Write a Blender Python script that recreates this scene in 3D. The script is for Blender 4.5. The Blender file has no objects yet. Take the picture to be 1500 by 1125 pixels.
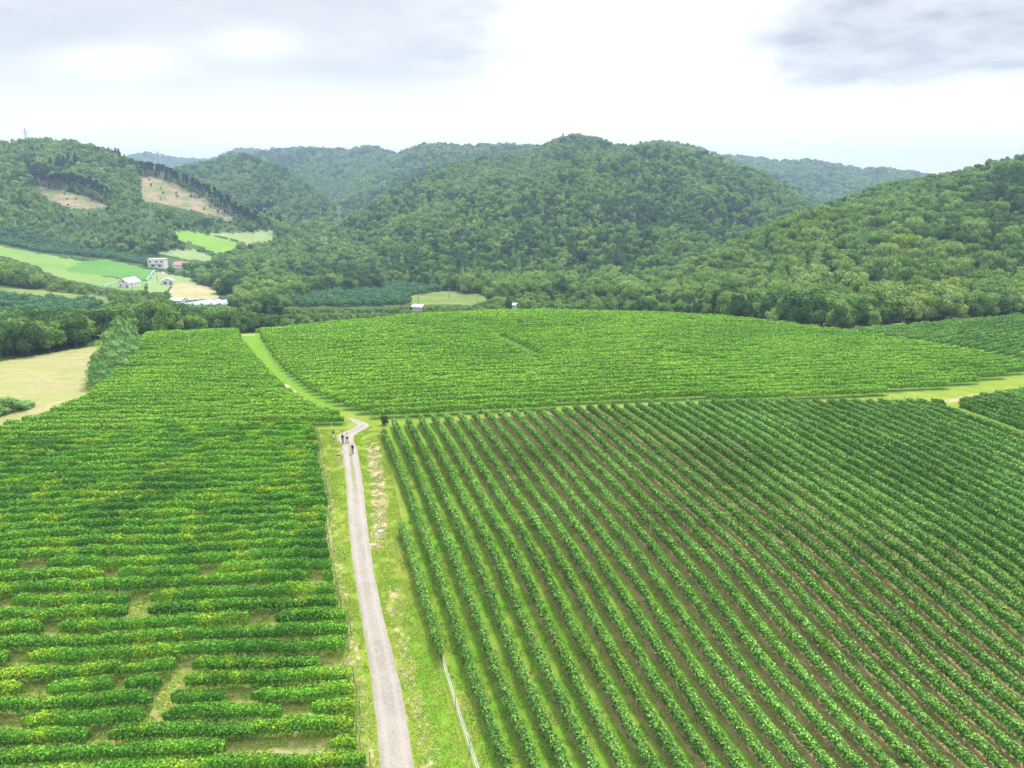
import bpy, bmesh, math, random
import numpy as np
from math import radians as R, sin, cos, pi

sc = bpy.context.scene
COL = sc.collection
# ------------------------------------------------------------------ camera
TH = R(15.8); F = 1060.0; CX, CY = 750.0, 562.5; CAMZ = 60.0
cam_d = bpy.data.cameras.new('camera'); cam = bpy.data.objects.new('camera', cam_d); COL.objects.link(cam)
cam_d.sensor_width = 36.0; cam_d.lens = 36.0 * F / 1500.0
cam_d.clip_start = 0.5; cam_d.clip_end = 20000
cam.location = (0, 0, CAMZ); cam.rotation_euler = (pi/2 - TH, 0, 0)
sc.camera = cam
# ------------------------------------------------------------------ light
SUN_EL, SUN_AZ = R(60), R(18)          # azimuth from +Y towards +X
sun_d = bpy.data.lights.new('sun', 'SUN'); sun = bpy.data.objects.new('sun', sun_d); COL.objects.link(sun)
sun_d.energy = 2.7; sun_d.angle = R(9); sun_d.color = (1.0, 0.96, 0.88)
sun.rotation_euler = (pi/2 - SUN_EL, 0, pi - SUN_AZ)
sc.view_settings.view_transform = 'Standard'; sc.view_settings.look = 'None'
sc.view_settings.exposure = 0.68; sc.view_settings.gamma = 1.0
sc.cycles.max_bounces = 6; sc.cycles.diffuse_bounces = 2; sc.cycles.glossy_bounces = 1
sc.cycles.transmission_bounces = 2; sc.cycles.volume_bounces = 0; sc.cycles.transparent_max_bounces = 4

class NT:
    """small helper to write node trees"""
    def __init__(s, tree): s.t = tree; s.t.nodes.clear()
    def n(s, typ, **k):
        nd = s.t.nodes.new(typ)
        ins = k.pop('i', {})
        for a, v in k.items(): setattr(nd, a, v)
        for key, v in ins.items():
            sock = nd.inputs[key]
            if isinstance(v, bpy.types.NodeSocket): s.t.links.new(v, sock)
            else: sock.default_value = v
        return nd
    def math(s, op, a, b=0.0, clamp=False):
        return s.n('ShaderNodeMath', operation=op, use_clamp=clamp, i={0: a, 1: b}).outputs[0]
    def mix(s, f, a, b, blend='MIX'):
        nd = s.n('ShaderNodeMix', data_type='RGBA', blend_type=blend)
        for idx, v in ((0, f), (6, a), (7, b)):
            if isinstance(v, bpy.types.NodeSocket): s.t.links.new(v, nd.inputs[idx])
            else: nd.inputs[idx].default_value = v if idx == 0 else (*v, 1) if len(v) == 3 else v
        return nd.outputs[2]
    def ramp(s, f, stops):
        nd = s.n('ShaderNodeValToRGB', i={0: f}); r = nd.color_ramp
        while len(r.elements) < len(stops): r.elements.new(0.5)
        for e, (p, c) in zip(r.elements, stops):
            e.position = p; e.color = (*c, 1) if len(c) == 3 else c
        return nd.outputs[0]
    def noise(s, vec, scale, detail=4, rough=0.55, dist=0.0):
        return s.n('ShaderNodeTexNoise', i={'Vector': vec, 'Scale': scale, 'Detail': detail, 'Roughness': rough, 'Distortion': dist}).outputs[0]
    def sm(s, v, a, b):
        return s.n('ShaderNodeMapRange', interpolation_type='SMOOTHSTEP', i={0: v, 1: a, 2: b, 3: 0.0, 4: 1.0}).outputs[0]

# ------------------------------------------------------------------ sky
w = bpy.data.worlds.new('World'); sc.world = w; w.use_nodes = True
N = NT(w.node_tree)
tc = N.n('ShaderNodeTexCoord').outputs['Generated']
sep = N.n('ShaderNodeSeparateXYZ', i={0: tc})
dx, dy, dz = sep.outputs
sky = N.n('ShaderNodeTexSky', sky_type='NISHITA', sun_disc=False, sun_elevation=SUN_EL, sun_rotation=SUN_AZ, altitude=100, dust_density=2.0)
zz = N.math('MAXIMUM', dz, 0.0)
# cloud deck seen in plan: directions meet a flat layer overhead
inv = N.math('DIVIDE', 1.0, N.math('ADD', zz, 0.16))
plan = N.n('ShaderNodeCombineXYZ', i={0: N.math('MULTIPLY', dx, inv), 1: N.math('MULTIPLY', N.math('MULTIPLY', dy, inv), 1.0), 2: 0.0}).outputs[0]
n1 = N.noise(plan, 1.15, 7, 0.55, 0.25)
n2 = N.noise(plan, 3.7, 7, 0.6, 0.3)
ydiv = N.math('MAXIMUM', dy, 0.15)
az = N.math('DIVIDE', dx, ydiv); el = N.math('DIVIDE', dz, ydiv)
def lobe(cx, cy, rx, ry):
    a = N.math('POWER', N.math('DIVIDE', N.math('SUBTRACT', az, cx), rx), 2.0)
    b = N.math('POWER', N.math('DIVIDE', N.math('SUBTRACT', el, cy), ry), 2.0)
    return N.math('EXPONENT', N.math('MULTIPLY', N.math('ADD', a, b), -1.0))
front = N.sm(dy, 0.2, 0.45)
# bright gap (centre), grey cover on the left, a darker flat-based cloud on the right
grey = N.math('MULTIPLY', N.sm(el, 0.055, 0.16), N.sm(N.math('ADD', az, N.math('MULTIPLY', n2, 0.3)), 0.26, 0.02))
grey = N.math('MULTIPLY', grey, N.math('SUBTRACT', 1.0, N.math('MULTIPLY', lobe(-0.5, 0.145, 0.10, 0.022), 0.9)))
grey = N.math('MULTIPLY', grey, N.math('SUBTRACT', 1.0, N.math('MULTIPLY', lobe(-0.33, 0.165, 0.07, 0.02), 0.7)))
edge = N.math('ADD', el, N.math('MULTIPLY', N.math('SUBTRACT', n1, 0.5), 0.05))
dark = N.math('MULTIPLY', N.sm(edge, 0.100, 0.134), N.sm(N.math('ADD', az, N.math('MULTIPLY', N.math('SUBTRACT', n1, 0.5), 0.5)), 0.25, 0.42))
dark = N.math('MULTIPLY', dark, front); 
shade = N.math('ADD', N.math('MULTIPLY', grey, 0.62), N.math('MULTIPLY', N.sm(n1, 0.30, 0.75), N.math('MULTIPLY', grey, 0.34)))
shade = N.math('ADD', shade, N.math('MULTIPLY', N.sm(n2, 0.50, 0.70), N.math('MULTIPLY', N.sm(el, 0.1, 0.3), 0.18)))
cov = N.math('ADD', N.math('MULTIPLY', shade, 0.66), N.math('MULTIPLY', dark, N.math('ADD', 0.40, N.math('MULTIPLY', N.sm(n2, 0.25, 0.75), 0.38))), clamp=True)
cloud = N.mix(cov, (0.99, 0.99, 0.99), (0.29, 0.34, 0.42))
# overcast sky: the zenith is two to three times as bright as the horizon
zen = N.math('ADD', 0.84, N.math('MULTIPLY', N.sm(dz, 0.35, 0.85), 1.15))
cloud = N.mix(1.0, cloud, N.n('ShaderNodeCombineXYZ', i={0: zen, 1: zen, 2: zen}).outputs[0], 'MULTIPLY')
bg1 = N.n('ShaderNodeBackground', i={'Color': sky.outputs[0], 'Strength': 0.06})
bg2 = N.n('ShaderNodeBackground', i={'Color': cloud, 'Strength': 1.0})
mx = N.n('ShaderNodeMixShader', i={0: 0.93, 1: bg1.outputs[0], 2: bg2.outputs[0]})
N.n('ShaderNodeOutputWorld', i={'Surface': mx.outputs[0]})

# ------------------------------------------------------------------ numeric helpers
rng = np.random.default_rng(7)
def _h(ix, iy, seed):
    v = (ix.astype(np.int64) * 374761393 + iy.astype(np.int64) * 668265263 + seed * 1442695041) & 0xffffffff
    v = ((v ^ (v >> 13)) * 1274126177) & 0xffffffff
    return ((v ^ (v >> 16)) & 0xffff) / 65535.0
def vnoise(x, y, seed=0):
    x = np.asarray(x, float); y = np.asarray(y, float)
    ix = np.floor(x); iy = np.floor(y); fx = x - ix; fy = y - iy
    fx = fx*fx*(3-2*fx); fy = fy*fy*(3-2*fy)
    a = _h(ix, iy, seed); b = _h(ix+1, iy, seed); c = _h(ix, iy+1, seed); d = _h(ix+1, iy+1, seed)
    return (a*(1-fx)+b*fx)*(1-fy) + (c*(1-fx)+d*fx)*fy
def fbm(x, y, seed=0, octv=4):
    s = 0; a = 0.5; t = 0
    for k in range(octv):
        s = s + a*vnoise(np.asarray(x)*2**k + 17.3*k, np.asarray(y)*2**k - 9.1*k, seed+k); t += a; a *= 0.5
    return s/t
def ray(x, y, d):
    """point at photo pixel (x, y) and camera depth d, relative to the camera"""
    X = (x-CX)/F*d; up = -(y-CY)/F*d
    return X, d*cos(TH)+up*sin(TH), -d*sin(TH)+up*cos(TH)
def proj(X, Y, Z):
    dep = Y*cos(TH) - Z*sin(TH); up = Y*sin(TH) + Z*cos(TH)
    dep = np.where(dep > 1, dep, 1)
    return CX + F*X/dep, CY - F*up/dep, dep
def smooth(t): t = np.clip(t, 0, 1); return t*t*(3-2*t)
def inpoly(px, py, poly):
    px = np.asarray(px); py = np.asarray(py); ins = np.zeros(px.shape, bool)
    n = len(poly); j = n-1
    for i in range(n):
        xi, yi = poly[i]; xj, yj = poly[j]
        if yi != yj:
            ins ^= ((yi > py) != (yj > py)) & (px < (xj-xi)*(py-yi)/(yj-yi)+xi)
        j = i
    return ins

# ------------------------------------------------------------------ terrain heights (z relative to the camera)
ctrl = []
tab = [(1300, 55.5), (1125, 66), (975, 78), (825, 92), (720, 110), (640, 129), (600, 143), (560, 165), (520, 192), (490, 222)]
for y_, d_ in tab:
    for x_ in (-250, 100, 420, 750, 1080, 1400, 1750):
        if y_ <= 490 and x_ in (100, -250): continue
        ctrl.append(ray(x_, y_, d_))
for x_, y_, d_ in [(750, 460, 262), (950, 463, 258), (600, 467, 250), (1080, 472, 245), (1400, 470, 250), (1600, 460, 262), (1900, 450, 270),
                   (0, 505, 208), (130, 500, 214), (-250, 520, 200), (250, 492, 220), (370, 488, 225),
                   # the valley behind
                   (0, 472, 285), (120, 458, 310), (0, 430, 370), (150, 441, 380), (-250, 440, 380), (180, 423, 440), (245, 425, 440), (300, 432, 430),
                   (232, 394, 560), (60, 390, 500), (0, 362, 540), (-250, 350, 540), (120, 383, 540), (300, 381, 620), (320, 353, 720), (385, 346, 760),
                   (450, 447, 390), (540, 440, 400), (590, 434, 430), (700, 436, 430), (640, 424, 470), (850, 446, 380), (980, 448, 350)]:
    ctrl.append(ray(x_, y_, d_))
def zpt(x, d, z):           # point by column, depth and height
    Y = (d + z*sin(TH))/cos(TH); return ((x-CX)/F*d, Y, z)
for t_ in [(250, 262, -55), (370, 262, -55), (500, 285, -57), (620, 305, -58), (750, 312, -57), (880, 310, -57), (1000, 300, -56), (1120, 285, -53),
           (450, 320, -61), (750, 400, -65), (1200, 330, -53), (1400, 330, -50), (1700, 330, -48),
           (430, 560, -72), (700, 560, -70), (1000, 600, -65), (1300, 600, -60), (500, 800, -62), (-100, 700, -45), (750, 40, -53), (0, 40, -53), (1500, 40, -53)]:
    ctrl.append(zpt(*t_))
for x_ in (-300, 100, 500, 900, 1300, 1800):
    for d_, z_ in ((1000, -55), (1600, -50), (2600, -45), (4500, -40)):
        ctrl.append(zpt(x_, d_, z_))
ctrl = np.array(ctrl)
def warp(X, Y):
    Yo = np.maximum(Y+80, 25); return X/Yo*2.2, np.log(Yo/100)*1.6
def kern(r2): return r2*np.log(r2+1e-12)*0.5
_cu, _cv = warp(ctrl[:, 0], ctrl[:, 1]); nC = len(ctrl)
A = np.zeros((nC+3, nC+3)); A[:nC, :nC] = kern((_cu[:, None]-_cu)**2+(_cv[:, None]-_cv)**2) + np.eye(nC)*2e-3
A[:nC, nC] = 1; A[:nC, nC+1] = _cu; A[:nC, nC+2] = _cv; A[nC:, :nC] = A[:nC, nC:].T
W_ = np.linalg.solve(A, np.concatenate([ctrl[:, 2], [0, 0, 0]]))
def base_z(X, Y):
    sh = np.shape(X); X = np.ravel(X); Y = np.ravel(Y); out = np.empty(X.shape)
    for s in range(0, len(X), 40000):
        u, v = warp(X[s:s+40000], Y[s:s+40000])
        k = kern((u[:, None]-_cu)**2 + (v[:, None]-_cv)**2)
        out[s:s+40000] = k@W_[:nC] + W_[nC] + W_[nC+1]*u + W_[nC+2]*v
    return out.reshape(sh)
# hills: crest (column, row of the tree tops, depth), foot (column, depth, height), relief, tree height
HILLS = {
 'A': ([(-500,250,800),(-200,232,800),(-60,214,820),(0,207,850),(50,202,860),(100,204,860),(150,216,850),(200,236,830),(240,252,810),(300,276,780),(350,301,750),(400,322,740),(430,336,740),(470,372,720),(540,440,700)],
       [(-500,540,-45),(-200,540,-45),(0,560,-46),(100,580,-52),(200,610,-58),(300,650,-62),(400,700,-60),(540,680,-76)], 12, 8),
 'B1': ([(100,300,1100),(200,262,1200),(260,250,1250),(300,240,1300),(340,229,1350),(370,231,1300),(410,246,1200),(450,268,1100),(490,299,1000),(530,330,900),(575,380,850)],
        [(100,900,-60),(350,930,-60),(490,880,-62),(575,790,-75)], 10, 8),
 'B2': ([(460,318,1250),(490,298,1350),(520,272,1450),(560,240,1650),(590,223,1750),(620,212,1800),(660,213,1750),(700,213,1700),(750,213,1650),(800,217,1600),(900,245,1500),(1000,300,1400)],
        [(460,1100,-60),(620,1200,-55),(900,1200,-55),(1000,1200,-55)], 22, 9),
 'B3': ([(250,262,2300),(300,244,2300),(340,232,2300),(400,222,2200),(460,219,2100),(500,222,2100),(530,218,2100),(560,220,2050),(580,228,2000),(640,240,1900),(760,270,1800)],
        [(250,1500,-50),(760,1500,-50)], 28, 9),
 'F': ([(120,250,3300),(190,230,3300),(215,226,3300),(240,231,3300),(270,234,3300),(310,236,3200),(345,221,3000),(372,220,3000),(400,225,3000),(440,238,3000),(520,262,3000)],
       [(120,2500,-40),(520,2500,-40)], 25, 9),
 'C': ([(280,450,560),(380,405,620),(440,370,700),(500,325,800),(560,286,900),(640,244,980),(700,229,1030),(760,222,1080),(790,214,1130),(840,195,1150),(870,200,1150),(900,210,1130),(940,214,1100),(1000,223,1050),(1060,241,1000),(1120,261,950),(1180,293,880),(1230,330,800),(1320,400,700),(1420,460,600)],
       [(280,530,-72),(420,520,-72),(560,505,-71),(700,490,-71),(850,470,-69),(1000,470,-66),(1200,500,-66),(1420,500,-60)], 36, 9),
 'D1': ([(860,260,1500),(900,230,1500),(940,212,1550),(970,208,1600),(1010,214,1550),(1070,237,1450),(1140,263,1350),(1200,300,1250),(1260,340,1200)],
        [(860,1220,-50),(1260,1000,-55)], 12, 9),
 'D2': ([(980,250,2600),(1060,231,2600),(1120,236,2500),(1150,239,2350),(1180,237,2300),(1230,245,2250),(1260,251,2250),(1300,250,2200),(1340,256,2200),(1400,268,2200),(1500,272,2200),(1700,262,2200),(2000,260,2200)],
        [(980,1600,-50),(2000,1500,-50)], 30, 9),
 'E': ([(880,438,430),(940,410,450),(1000,386,460),(1050,366,470),(1100,343,490),(1150,319,510),(1200,298,530),(1250,281,540),(1300,266,550),(1350,257,550),(1400,246,550),(1450,235,540),(1500,223,530),(1600,200,520),(1750,180,500),(2100,150,480)],
       [(880,370,-60),(1000,330,-57),(1150,292,-53),(1300,268,-50),(1500,285,-48),(1750,300,-45),(2100,300,-45)], 12, 9.5),
}
HT = {}
for k_, (cr, ft, rel, th_) in HILLS.items():
    c = np.array([ray(*p) for p in cr]); c[:, 2] -= th_
    f = np.array([zpt(*p) for p in ft])
    HT[k_] = (c[:, 0]/c[:, 1], c[:, 1], c[:, 2], f[:, 0]/f[:, 1], f[:, 1], f[:, 2], rel)
def hill_z(k, X, Y):
    ca, cY, cZ, fa, fY, fZ, rel = HT[k]
    Ys = np.maximum(Y, 1.0); a = X/Ys
    inr = (a > ca[0]-0.03) & (a < ca[-1]+0.03) & (Y > 200)
    a = a + (fbm(Y/160.0, Y*0, 31)-0.5)*0.010
    yc = np.interp(a, ca, cY); zc = np.interp(a, ca, cZ); yf = np.interp(a, fa, fY); zf = np.interp(a, fa, fZ)
    t = (Y-yf)/(yc-yf)
    tt = np.clip(t, 0, 1)
    S = 1-(1-tt)**1.5
    z = zf-3 + (zc-zf+3)*(0.75*S+0.25*tt)
    n = fbm(X/95.0+3, Y/210.0, 11, 4)-0.5
    n2 = np.abs(fbm(X/150.0, Y/230.0, 77, 3)-0.5)*2
    z = z + rel*(n*1.3 + (n2-0.35)*0.9)*(4*tt*(1-tt))**0.8
    beh = np.maximum(Y-yc, 0)
    z = z - np.where(t > 1, 0.0018*beh**2/(1+beh/120.0)+0.02*beh, 0)
    z = np.where(t < 0, zf-3+(t*(yc-yf))*0.4, z)
    return np.where(inr, z, -200.0)
def terrain(X, Y):
    X = np.asarray(X, float); Y = np.asarray(Y, float)
    z = base_z(X, Y)
    for k in HT:
        h = hill_z(k, X, Y)
        m = np.maximum(z, h); d = np.abs(z-h)
        z = m + np.where(d < 4, (4-d)**2/16.0, 0)
    return z
def T1(x, y): return float(terrain(np.array([x]), np.array([y]))[0])

GS = np.linspace(-1.12, 1.12, 860)
GY = [ -45.0]
while GY[-1] < 4300: GY.append(GY[-1] + 0.0068*(GY[-1]+110))
GY = np.array(GY)
gX = GS[None, :]*(GY[:, None]+95); gY = np.repeat(GY[:, None], len(GS), 1)
gZ = terrain(gX, gY)
gPX, gPY, gD = proj(gX, gY, gZ)
# running skyline for visibility tests (angle above the horizontal seen from the camera)
_ang = np.where(gY > 30, gZ/np.maximum(np.hypot(gX, gY), 1), -9)
# the grid fans from y=-95, not from the camera: resample by bearing
AB = np.linspace(-1.0, 1.0, 700)
VY = np.concatenate([np.arange(100, 700, 4.0), np.arange(700, 4000, 12.0)])
vX = AB[None, :]*VY[:, None]
def grid_z(X, Y):
    """bilinear look-up in the terrain grid"""
    X = np.asarray(X, float); Y = np.asarray(Y, float)
    fi = np.interp(Y, GY, np.arange(len(GY))); i = np.clip(np.floor(fi).astype(int), 0, len(GY)-2); fy = fi-i
    def rowz(ii):
        s = X/(GY[ii]+95); fj = (s-GS[0])/(GS[1]-GS[0]); j = np.clip(np.floor(fj).astype(int), 0, len(GS)-2); fx = np.clip(fj-j, 0, 1)
        return gZ[ii, j]*(1-fx)+gZ[ii, j+1]*fx
    # along each grid row X scales with Y, use the true X on both rows
    return rowz(i)*(1-fy)+rowz(i+1)*fy
vZ = grid_z(vX, np.repeat(VY[:, None], len(AB), 1))
vA = np.maximum.accumulate(vZ/VY[:, None], axis=0)
def visible(X, Y, Z, top=10, margin=10):
    j = np.clip(np.round(np.interp(X/np.maximum(Y, 1), AB, np.arange(len(AB)))).astype(int), 0, len(AB)-1)
    i = np.clip(np.searchsorted(VY, Y-10)-1, 0, len(VY)-1)
    return (Z+top+margin)/Y > vA[i, j]
def pick(px, py, ymax=700, ymin=20):
    """where the view ray through photo pixels meets the ground: arrays -> world X, Y"""
    px = np.atleast_1d(np.asarray(px, float)); py = np.atleast_1d(np.asarray(py, float))
    dX = (px-CX)/F; up = -(py-CY)/F; dYv = cos(TH)+up*sin(TH); dZv = -sin(TH)+up*cos(TH)
    Ys = np.geomspace(ymin, ymax, 900)
    hx = dX/dYv; hz = dZv/dYv
    XX = hx[:, None]*Ys; ZZ = hz[:, None]*Ys
    g = grid_z(XX, np.repeat(Ys[None], len(px), 0))
    below = ZZ < g
    k = np.where(below.any(1), below.argmax(1), len(Ys)-1); k = np.maximum(k, 1)
    a = np.arange(len(px)); d0 = ZZ[a, k-1]-g[a, k-1]; d1 = ZZ[a, k]-g[a, k]
    t = np.clip(d0/(d0-d1+1e-9), 0, 1); Yv = Ys[k-1]*(1-t)+Ys[k]*t
    return hx*Yv, Yv
def wpt(px, py, ymax=700):
    x, y = pick([px], [py], ymax); x = float(x[0]); y = float(y[0]); return x, y, T1(x, y)+CAMZ
def densify(poly, step=12):
    out = []
    for (a, b), (c, d) in zip(poly, poly[1:]+poly[:1]):
        n = max(1, int(math.hypot(c-a, d-b)/step))
        out += [(a+(c-a)*k/n, b+(d-b)*k/n) for k in range(n)]
    return out
def wpoly(poly, ymax=700):
    p = np.array(densify(poly)); x, y = pick(p[:, 0], p[:, 1], ymax); return list(zip(x, y))

# ------------------------------------------------------------------ object helpers
def tag(o, label=None, cat=None, group=None, kind=None):
    if label: o['label'] = label
    if cat: o['category'] = cat
    if group: o['group'] = group
    if kind: o['kind'] = kind
    return o
def mesh_np(name, V, faces, mats=(), smooth_=False, mi=None):
    """faces: (n,k) int array or list of such arrays"""
    me = bpy.data.meshes.new(name)
    if not isinstance(faces, list): faces = [faces]
    faces = [f for f in faces if len(f)]
    V = np.asarray(V, np.float32)
    me.vertices.add(len(V)); me.vertices.foreach_set('co', V.ravel())
    nl = sum(f.size for f in faces); nf = sum(len(f) for f in faces)
    me.loops.add(nl); me.loops.foreach_set('vertex_index', np.concatenate([f.ravel() for f in faces]).astype(np.int32))
    me.polygons.add(nf)
    tot = np.concatenate([np.full(len(f), f.shape[1]) for f in faces]); st = np.concatenate([[0], np.cumsum(tot)[:-1]])
    me.polygons.foreach_set('loop_start', st.astype(np.int32)); me.polygons.foreach_set('loop_total', tot.astype(np.int32))
    me.polygons.foreach_set('use_smooth', np.full(nf, smooth_, bool))
    for m in mats: me.materials.append(m)
    if mi is not None: me.polygons.foreach_set('material_index', np.asarray(mi, np.int32))
    me.update(calc_edges=True)
    return me
def obj(name, me, parent=None, loc=None):
    o = bpy.data.objects.new(name, me); COL.objects.link(o)
    if parent: o.parent = parent
    if loc is not None: o.location = loc
    return o
def empty(name, loc=(0, 0, 0), rz=0):
    o = bpy.data.objects.new(name, None); COL.objects.link(o); o.location = loc; o.rotation_euler = (0, 0, rz); o.empty_display_size = 0.3
    return o
class MB:
    def __init__(s): s.bm = bmesh.new()
    def box(s, c, size, rz=0, taper=1.0):
        r = bmesh.ops.create_cube(s.bm, size=1.0)
        for v in r['verts']:
            t = taper if v.co.z > 0 else 1.0
            x, y, z = v.co.x*size[0]*t, v.co.y*size[1]*t, v.co.z*size[2]
            v.co = (c[0]+x*cos(rz)-y*sin(rz), c[1]+x*sin(rz)+y*cos(rz), c[2]+z)
        return s
    def rod(s, a, b, r0, r1=None, seg=6):
        from mathutils import Vector
        a = Vector(a); b = Vector(b); d = b-a; r1 = r0 if r1 is None else r1
        r = bmesh.ops.create_cone(s.bm, cap_ends=True, segments=seg, radius1=r0, radius2=r1, depth=d.length)
        q = d.to_track_quat('Z', 'Y'); m = (a+b)/2
        for v in r['verts']: v.co = q @ v.co + m
        return s
    def poly(s, pts):
        s.bm.faces.new([s.bm.verts.new(p) for p in pts]); return s
    def prism(s, prof, y0, y1):
        """profile in x,z pulled from y0 to y1"""
        a = [s.bm.verts.new((x, y0, z)) for x, z in prof]; b = [s.bm.verts.new((x, y1, z)) for x, z in prof]
        s.bm.faces.new(a[::-1]); s.bm.faces.new(b)
        for i in range(len(a)):
            j = (i+1) % len(a); s.bm.faces.new((a[i], a[j], b[j], b[i]))
        return s
    def build(s, name, mat, parent=None, loc=None, bevel=0):
        bmesh.ops.recalc_face_normals(s.bm, faces=s.bm.faces)
        if bevel: bmesh.ops.bevel(s.bm, geom=list(s.bm.edges), offset=bevel, segments=1, affect='EDGES')
        me = bpy.data.meshes.new(name); s.bm.to_mesh(me); s.bm.free(); me.materials.append(mat)
        return obj(name, me, parent, loc)
def quads_from(P, Nn, size, rg, aspect=1.0):
    """leaf-like quads at points P facing Nn"""
    n = len(P); Nn = Nn/np.maximum(np.linalg.norm(Nn, axis=1, keepdims=True), 1e-6)
    r = rg.normal(size=(n, 3)); u = np.cross(Nn, r); u /= np.maximum(np.linalg.norm(u, axis=1, keepdims=True), 1e-6); v = np.cross(Nn, u)
    s = (size*(0.65+0.7*rg.random(n)))[:, None]*0.5
    a = u*s; b = v*s*aspect; bend = Nn*s*0.35
    V = np.stack([P-a-bend, P-b*0.9, P+a-bend, P+b], 1).reshape(-1, 3)
    return V, np.arange(4*n).reshape(n, 4)
def ico(sub=1):
    bm = bmesh.new(); bmesh.ops.create_icosphere(bm, subdivisions=sub, radius=1.0)
    V = np.array([v.co[:] for v in bm.verts]); Fc = np.array([[v.index for v in f.verts] for f in bm.faces]); bm.free(); return V, Fc

# ------------------------------------------------------------------ materials
def mat(name):
    m = bpy.data.materials.new(name); m.use_nodes = True; return m, NT(m.node_tree)
def finish(N, col, rough=0.8, spec=0.25, bump=None, bstr=0.3, bdist=0.1, trans=0.0, tcol=None, metal=0.0):
    p = N.n('ShaderNodeBsdfPrincipled', i={'Roughness': rough, 'Specular IOR Level': spec, 'Metallic': metal})
    if isinstance(col, bpy.types.NodeSocket): N.t.links.new(col, p.inputs['Base Color'])
    else: p.inputs['Base Color'].default_value = (*col, 1)
    if bump is not None:
        b = N.n('ShaderNodeBump', i={'Height': bump, 'Strength': bstr, 'Distance': bdist}); N.t.links.new(b.outputs[0], p.inputs['Normal'])
    out = p.outputs[0]
    if trans:
        tr = N.n('ShaderNodeBsdfTranslucent'); c = tcol if tcol is not None else col
        if isinstance(c, bpy.types.NodeSocket): N.t.links.new(c, tr.inputs[0])
        else: tr.inputs[0].default_value = (*c, 1)
        out = N.n('ShaderNodeMixShader', i={0: trans, 1: p.outputs[0], 2: tr.outputs[0]}).outputs[0]
    N.n('ShaderNodeOutputMaterial', i={'Surface': out})
def plain(name, c, rough=0.7, spec=0.3, nz=0.12, scale=2.0, metal=0.0):
    m, N = mat(name); g = N.n('ShaderNodeTexCoord').outputs['Object']
    n = N.noise(g, scale, 5)
    f = N.math('ADD', 1.0-nz, N.math('MULTIPLY', n, 2*nz))
    col = N.mix(1.0, c, N.n('ShaderNodeCombineXYZ', i={0: f, 1: f, 2: f}).outputs[0], 'MULTIPLY')
    finish(N, col, rough, spec, metal=metal); return m
def foliage(name, dark, mid, light, pos_scale=0.03, lime=None, lime_lo=0.55, lime_hi=0.7, trans=0.15, use_obj=True, isl=0.55, lime_scale=0.12):
    m, N = mat(name)
    geo = N.n('ShaderNodeNewGeometry'); P = geo.outputs['Position']; isr = geo.outputs['Random Per Island']
    n = N.noise(P, pos_scale, 4, 0.6)
    if use_obj:
        oi = N.n('ShaderNodeObjectInfo').outputs['Random']
        f = N.math('ADD', N.math('MULTIPLY', N.sm(n, 0.3, 0.7), 0.4), N.math('MULTIPLY', oi, 0.6))
    else: f = N.sm(n, 0.28, 0.72)
    col = N.ramp(f, [(0.0, dark), (0.5, mid), (1.0, light)])
    if lime:
        l = N.sm(N.noise(P, lime_scale, 3, 0.6), lime_lo, lime_hi)
        col = N.mix(l, col, lime)
    v = N.math('ADD', 1-isl*0.55, N.math('MULTIPLY', isr, isl*1.1))
    col = N.mix(1.0, col, N.n('ShaderNodeCombineXYZ', i={0: v, 1: v, 2: v}).outputs[0], 'MULTIPLY')
    finish(N, col, 0.7, 0.08, trans=trans); return m
M = {}
M['tree_dark'] = foliage('tree leaves dark green', (0.042, 0.095, 0.026), (0.076, 0.16, 0.038), (0.12, 0.225, 0.052))
M['tree_mid'] = foliage('tree leaves mid green', (0.115, 0.22, 0.045), (0.175, 0.305, 0.06), (0.23, 0.37, 0.08))
M['tree_pale'] = foliage('tree leaves pale green', (0.18, 0.30, 0.06), (0.24, 0.37, 0.085), (0.31, 0.43, 0.115))
M['tree_olive'] = foliage('tree leaves yellow green', (0.12, 0.24, 0.03), (0.19, 0.32, 0.04), (0.28, 0.36, 0.05))
M['conifer'] = foliage('conifer needles', (0.17, 0.34, 0.09), (0.23, 0.42, 0.12), (0.29, 0.48, 0.16), use_obj=True)
M['larch'] = foliage('dark conifer needles', (0.012, 0.035, 0.022), (0.02, 0.05, 0.026), (0.03, 0.065, 0.03), use_obj=True)
M['orchard'] = foliage('orchard leaves blue green', (0.08, 0.20, 0.09), (0.11, 0.25, 0.12), (0.15, 0.29, 0.13))
M['far'] = foliage('woodland leaves', (0.024, 0.065, 0.024), (0.045, 0.11, 0.03), (0.09, 0.17, 0.045), pos_scale=0.012)
M['vine_right'] = foliage('vine leaves right field', (0.115, 0.25, 0.04), (0.17, 0.345, 0.06), (0.225, 0.44, 0.085), pos_scale=0.05, lime=(0.16, 0.30, 0.04), lime_lo=0.56, lime_hi=0.74, use_obj=False, isl=1.2, lime_scale=0.13)
M['vine_left'] = foliage('vine leaves left field', (0.07, 0.21, 0.022), (0.125, 0.33, 0.03), (0.19, 0.44, 0.036), pos_scale=0.09, lime=(0.28, 0.46, 0.03), lime_lo=0.49, lime_hi=0.66, use_obj=False, isl=0.95, lime_scale=0.22)
M['vine_back'] = foliage('vine leaves back field', (0.15, 0.34, 0.032), (0.205, 0.42, 0.038), (0.26, 0.48, 0.045), pos_scale=0.04, lime=(0.22, 0.40, 0.04), lime_lo=0.50, lime_hi=0.75, use_obj=False, isl=1.2, lime_scale=0.06)
M['bark'] = plain('bark', (0.12, 0.095, 0.075), 0.9, 0.1, 0.3)
M['bark_pale'] = plain('pale bark', (0.30, 0.26, 0.23), 0.9, 0.1, 0.2)
M['post'] = plain('weathered post', (0.27, 0.25, 0.22), 0.85, 0.2, 0.15)
M['wire'] = plain('galvanised steel', (0.45, 0.47, 0.48), 0.5, 0.4, 0.08, metal=0.3)
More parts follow.
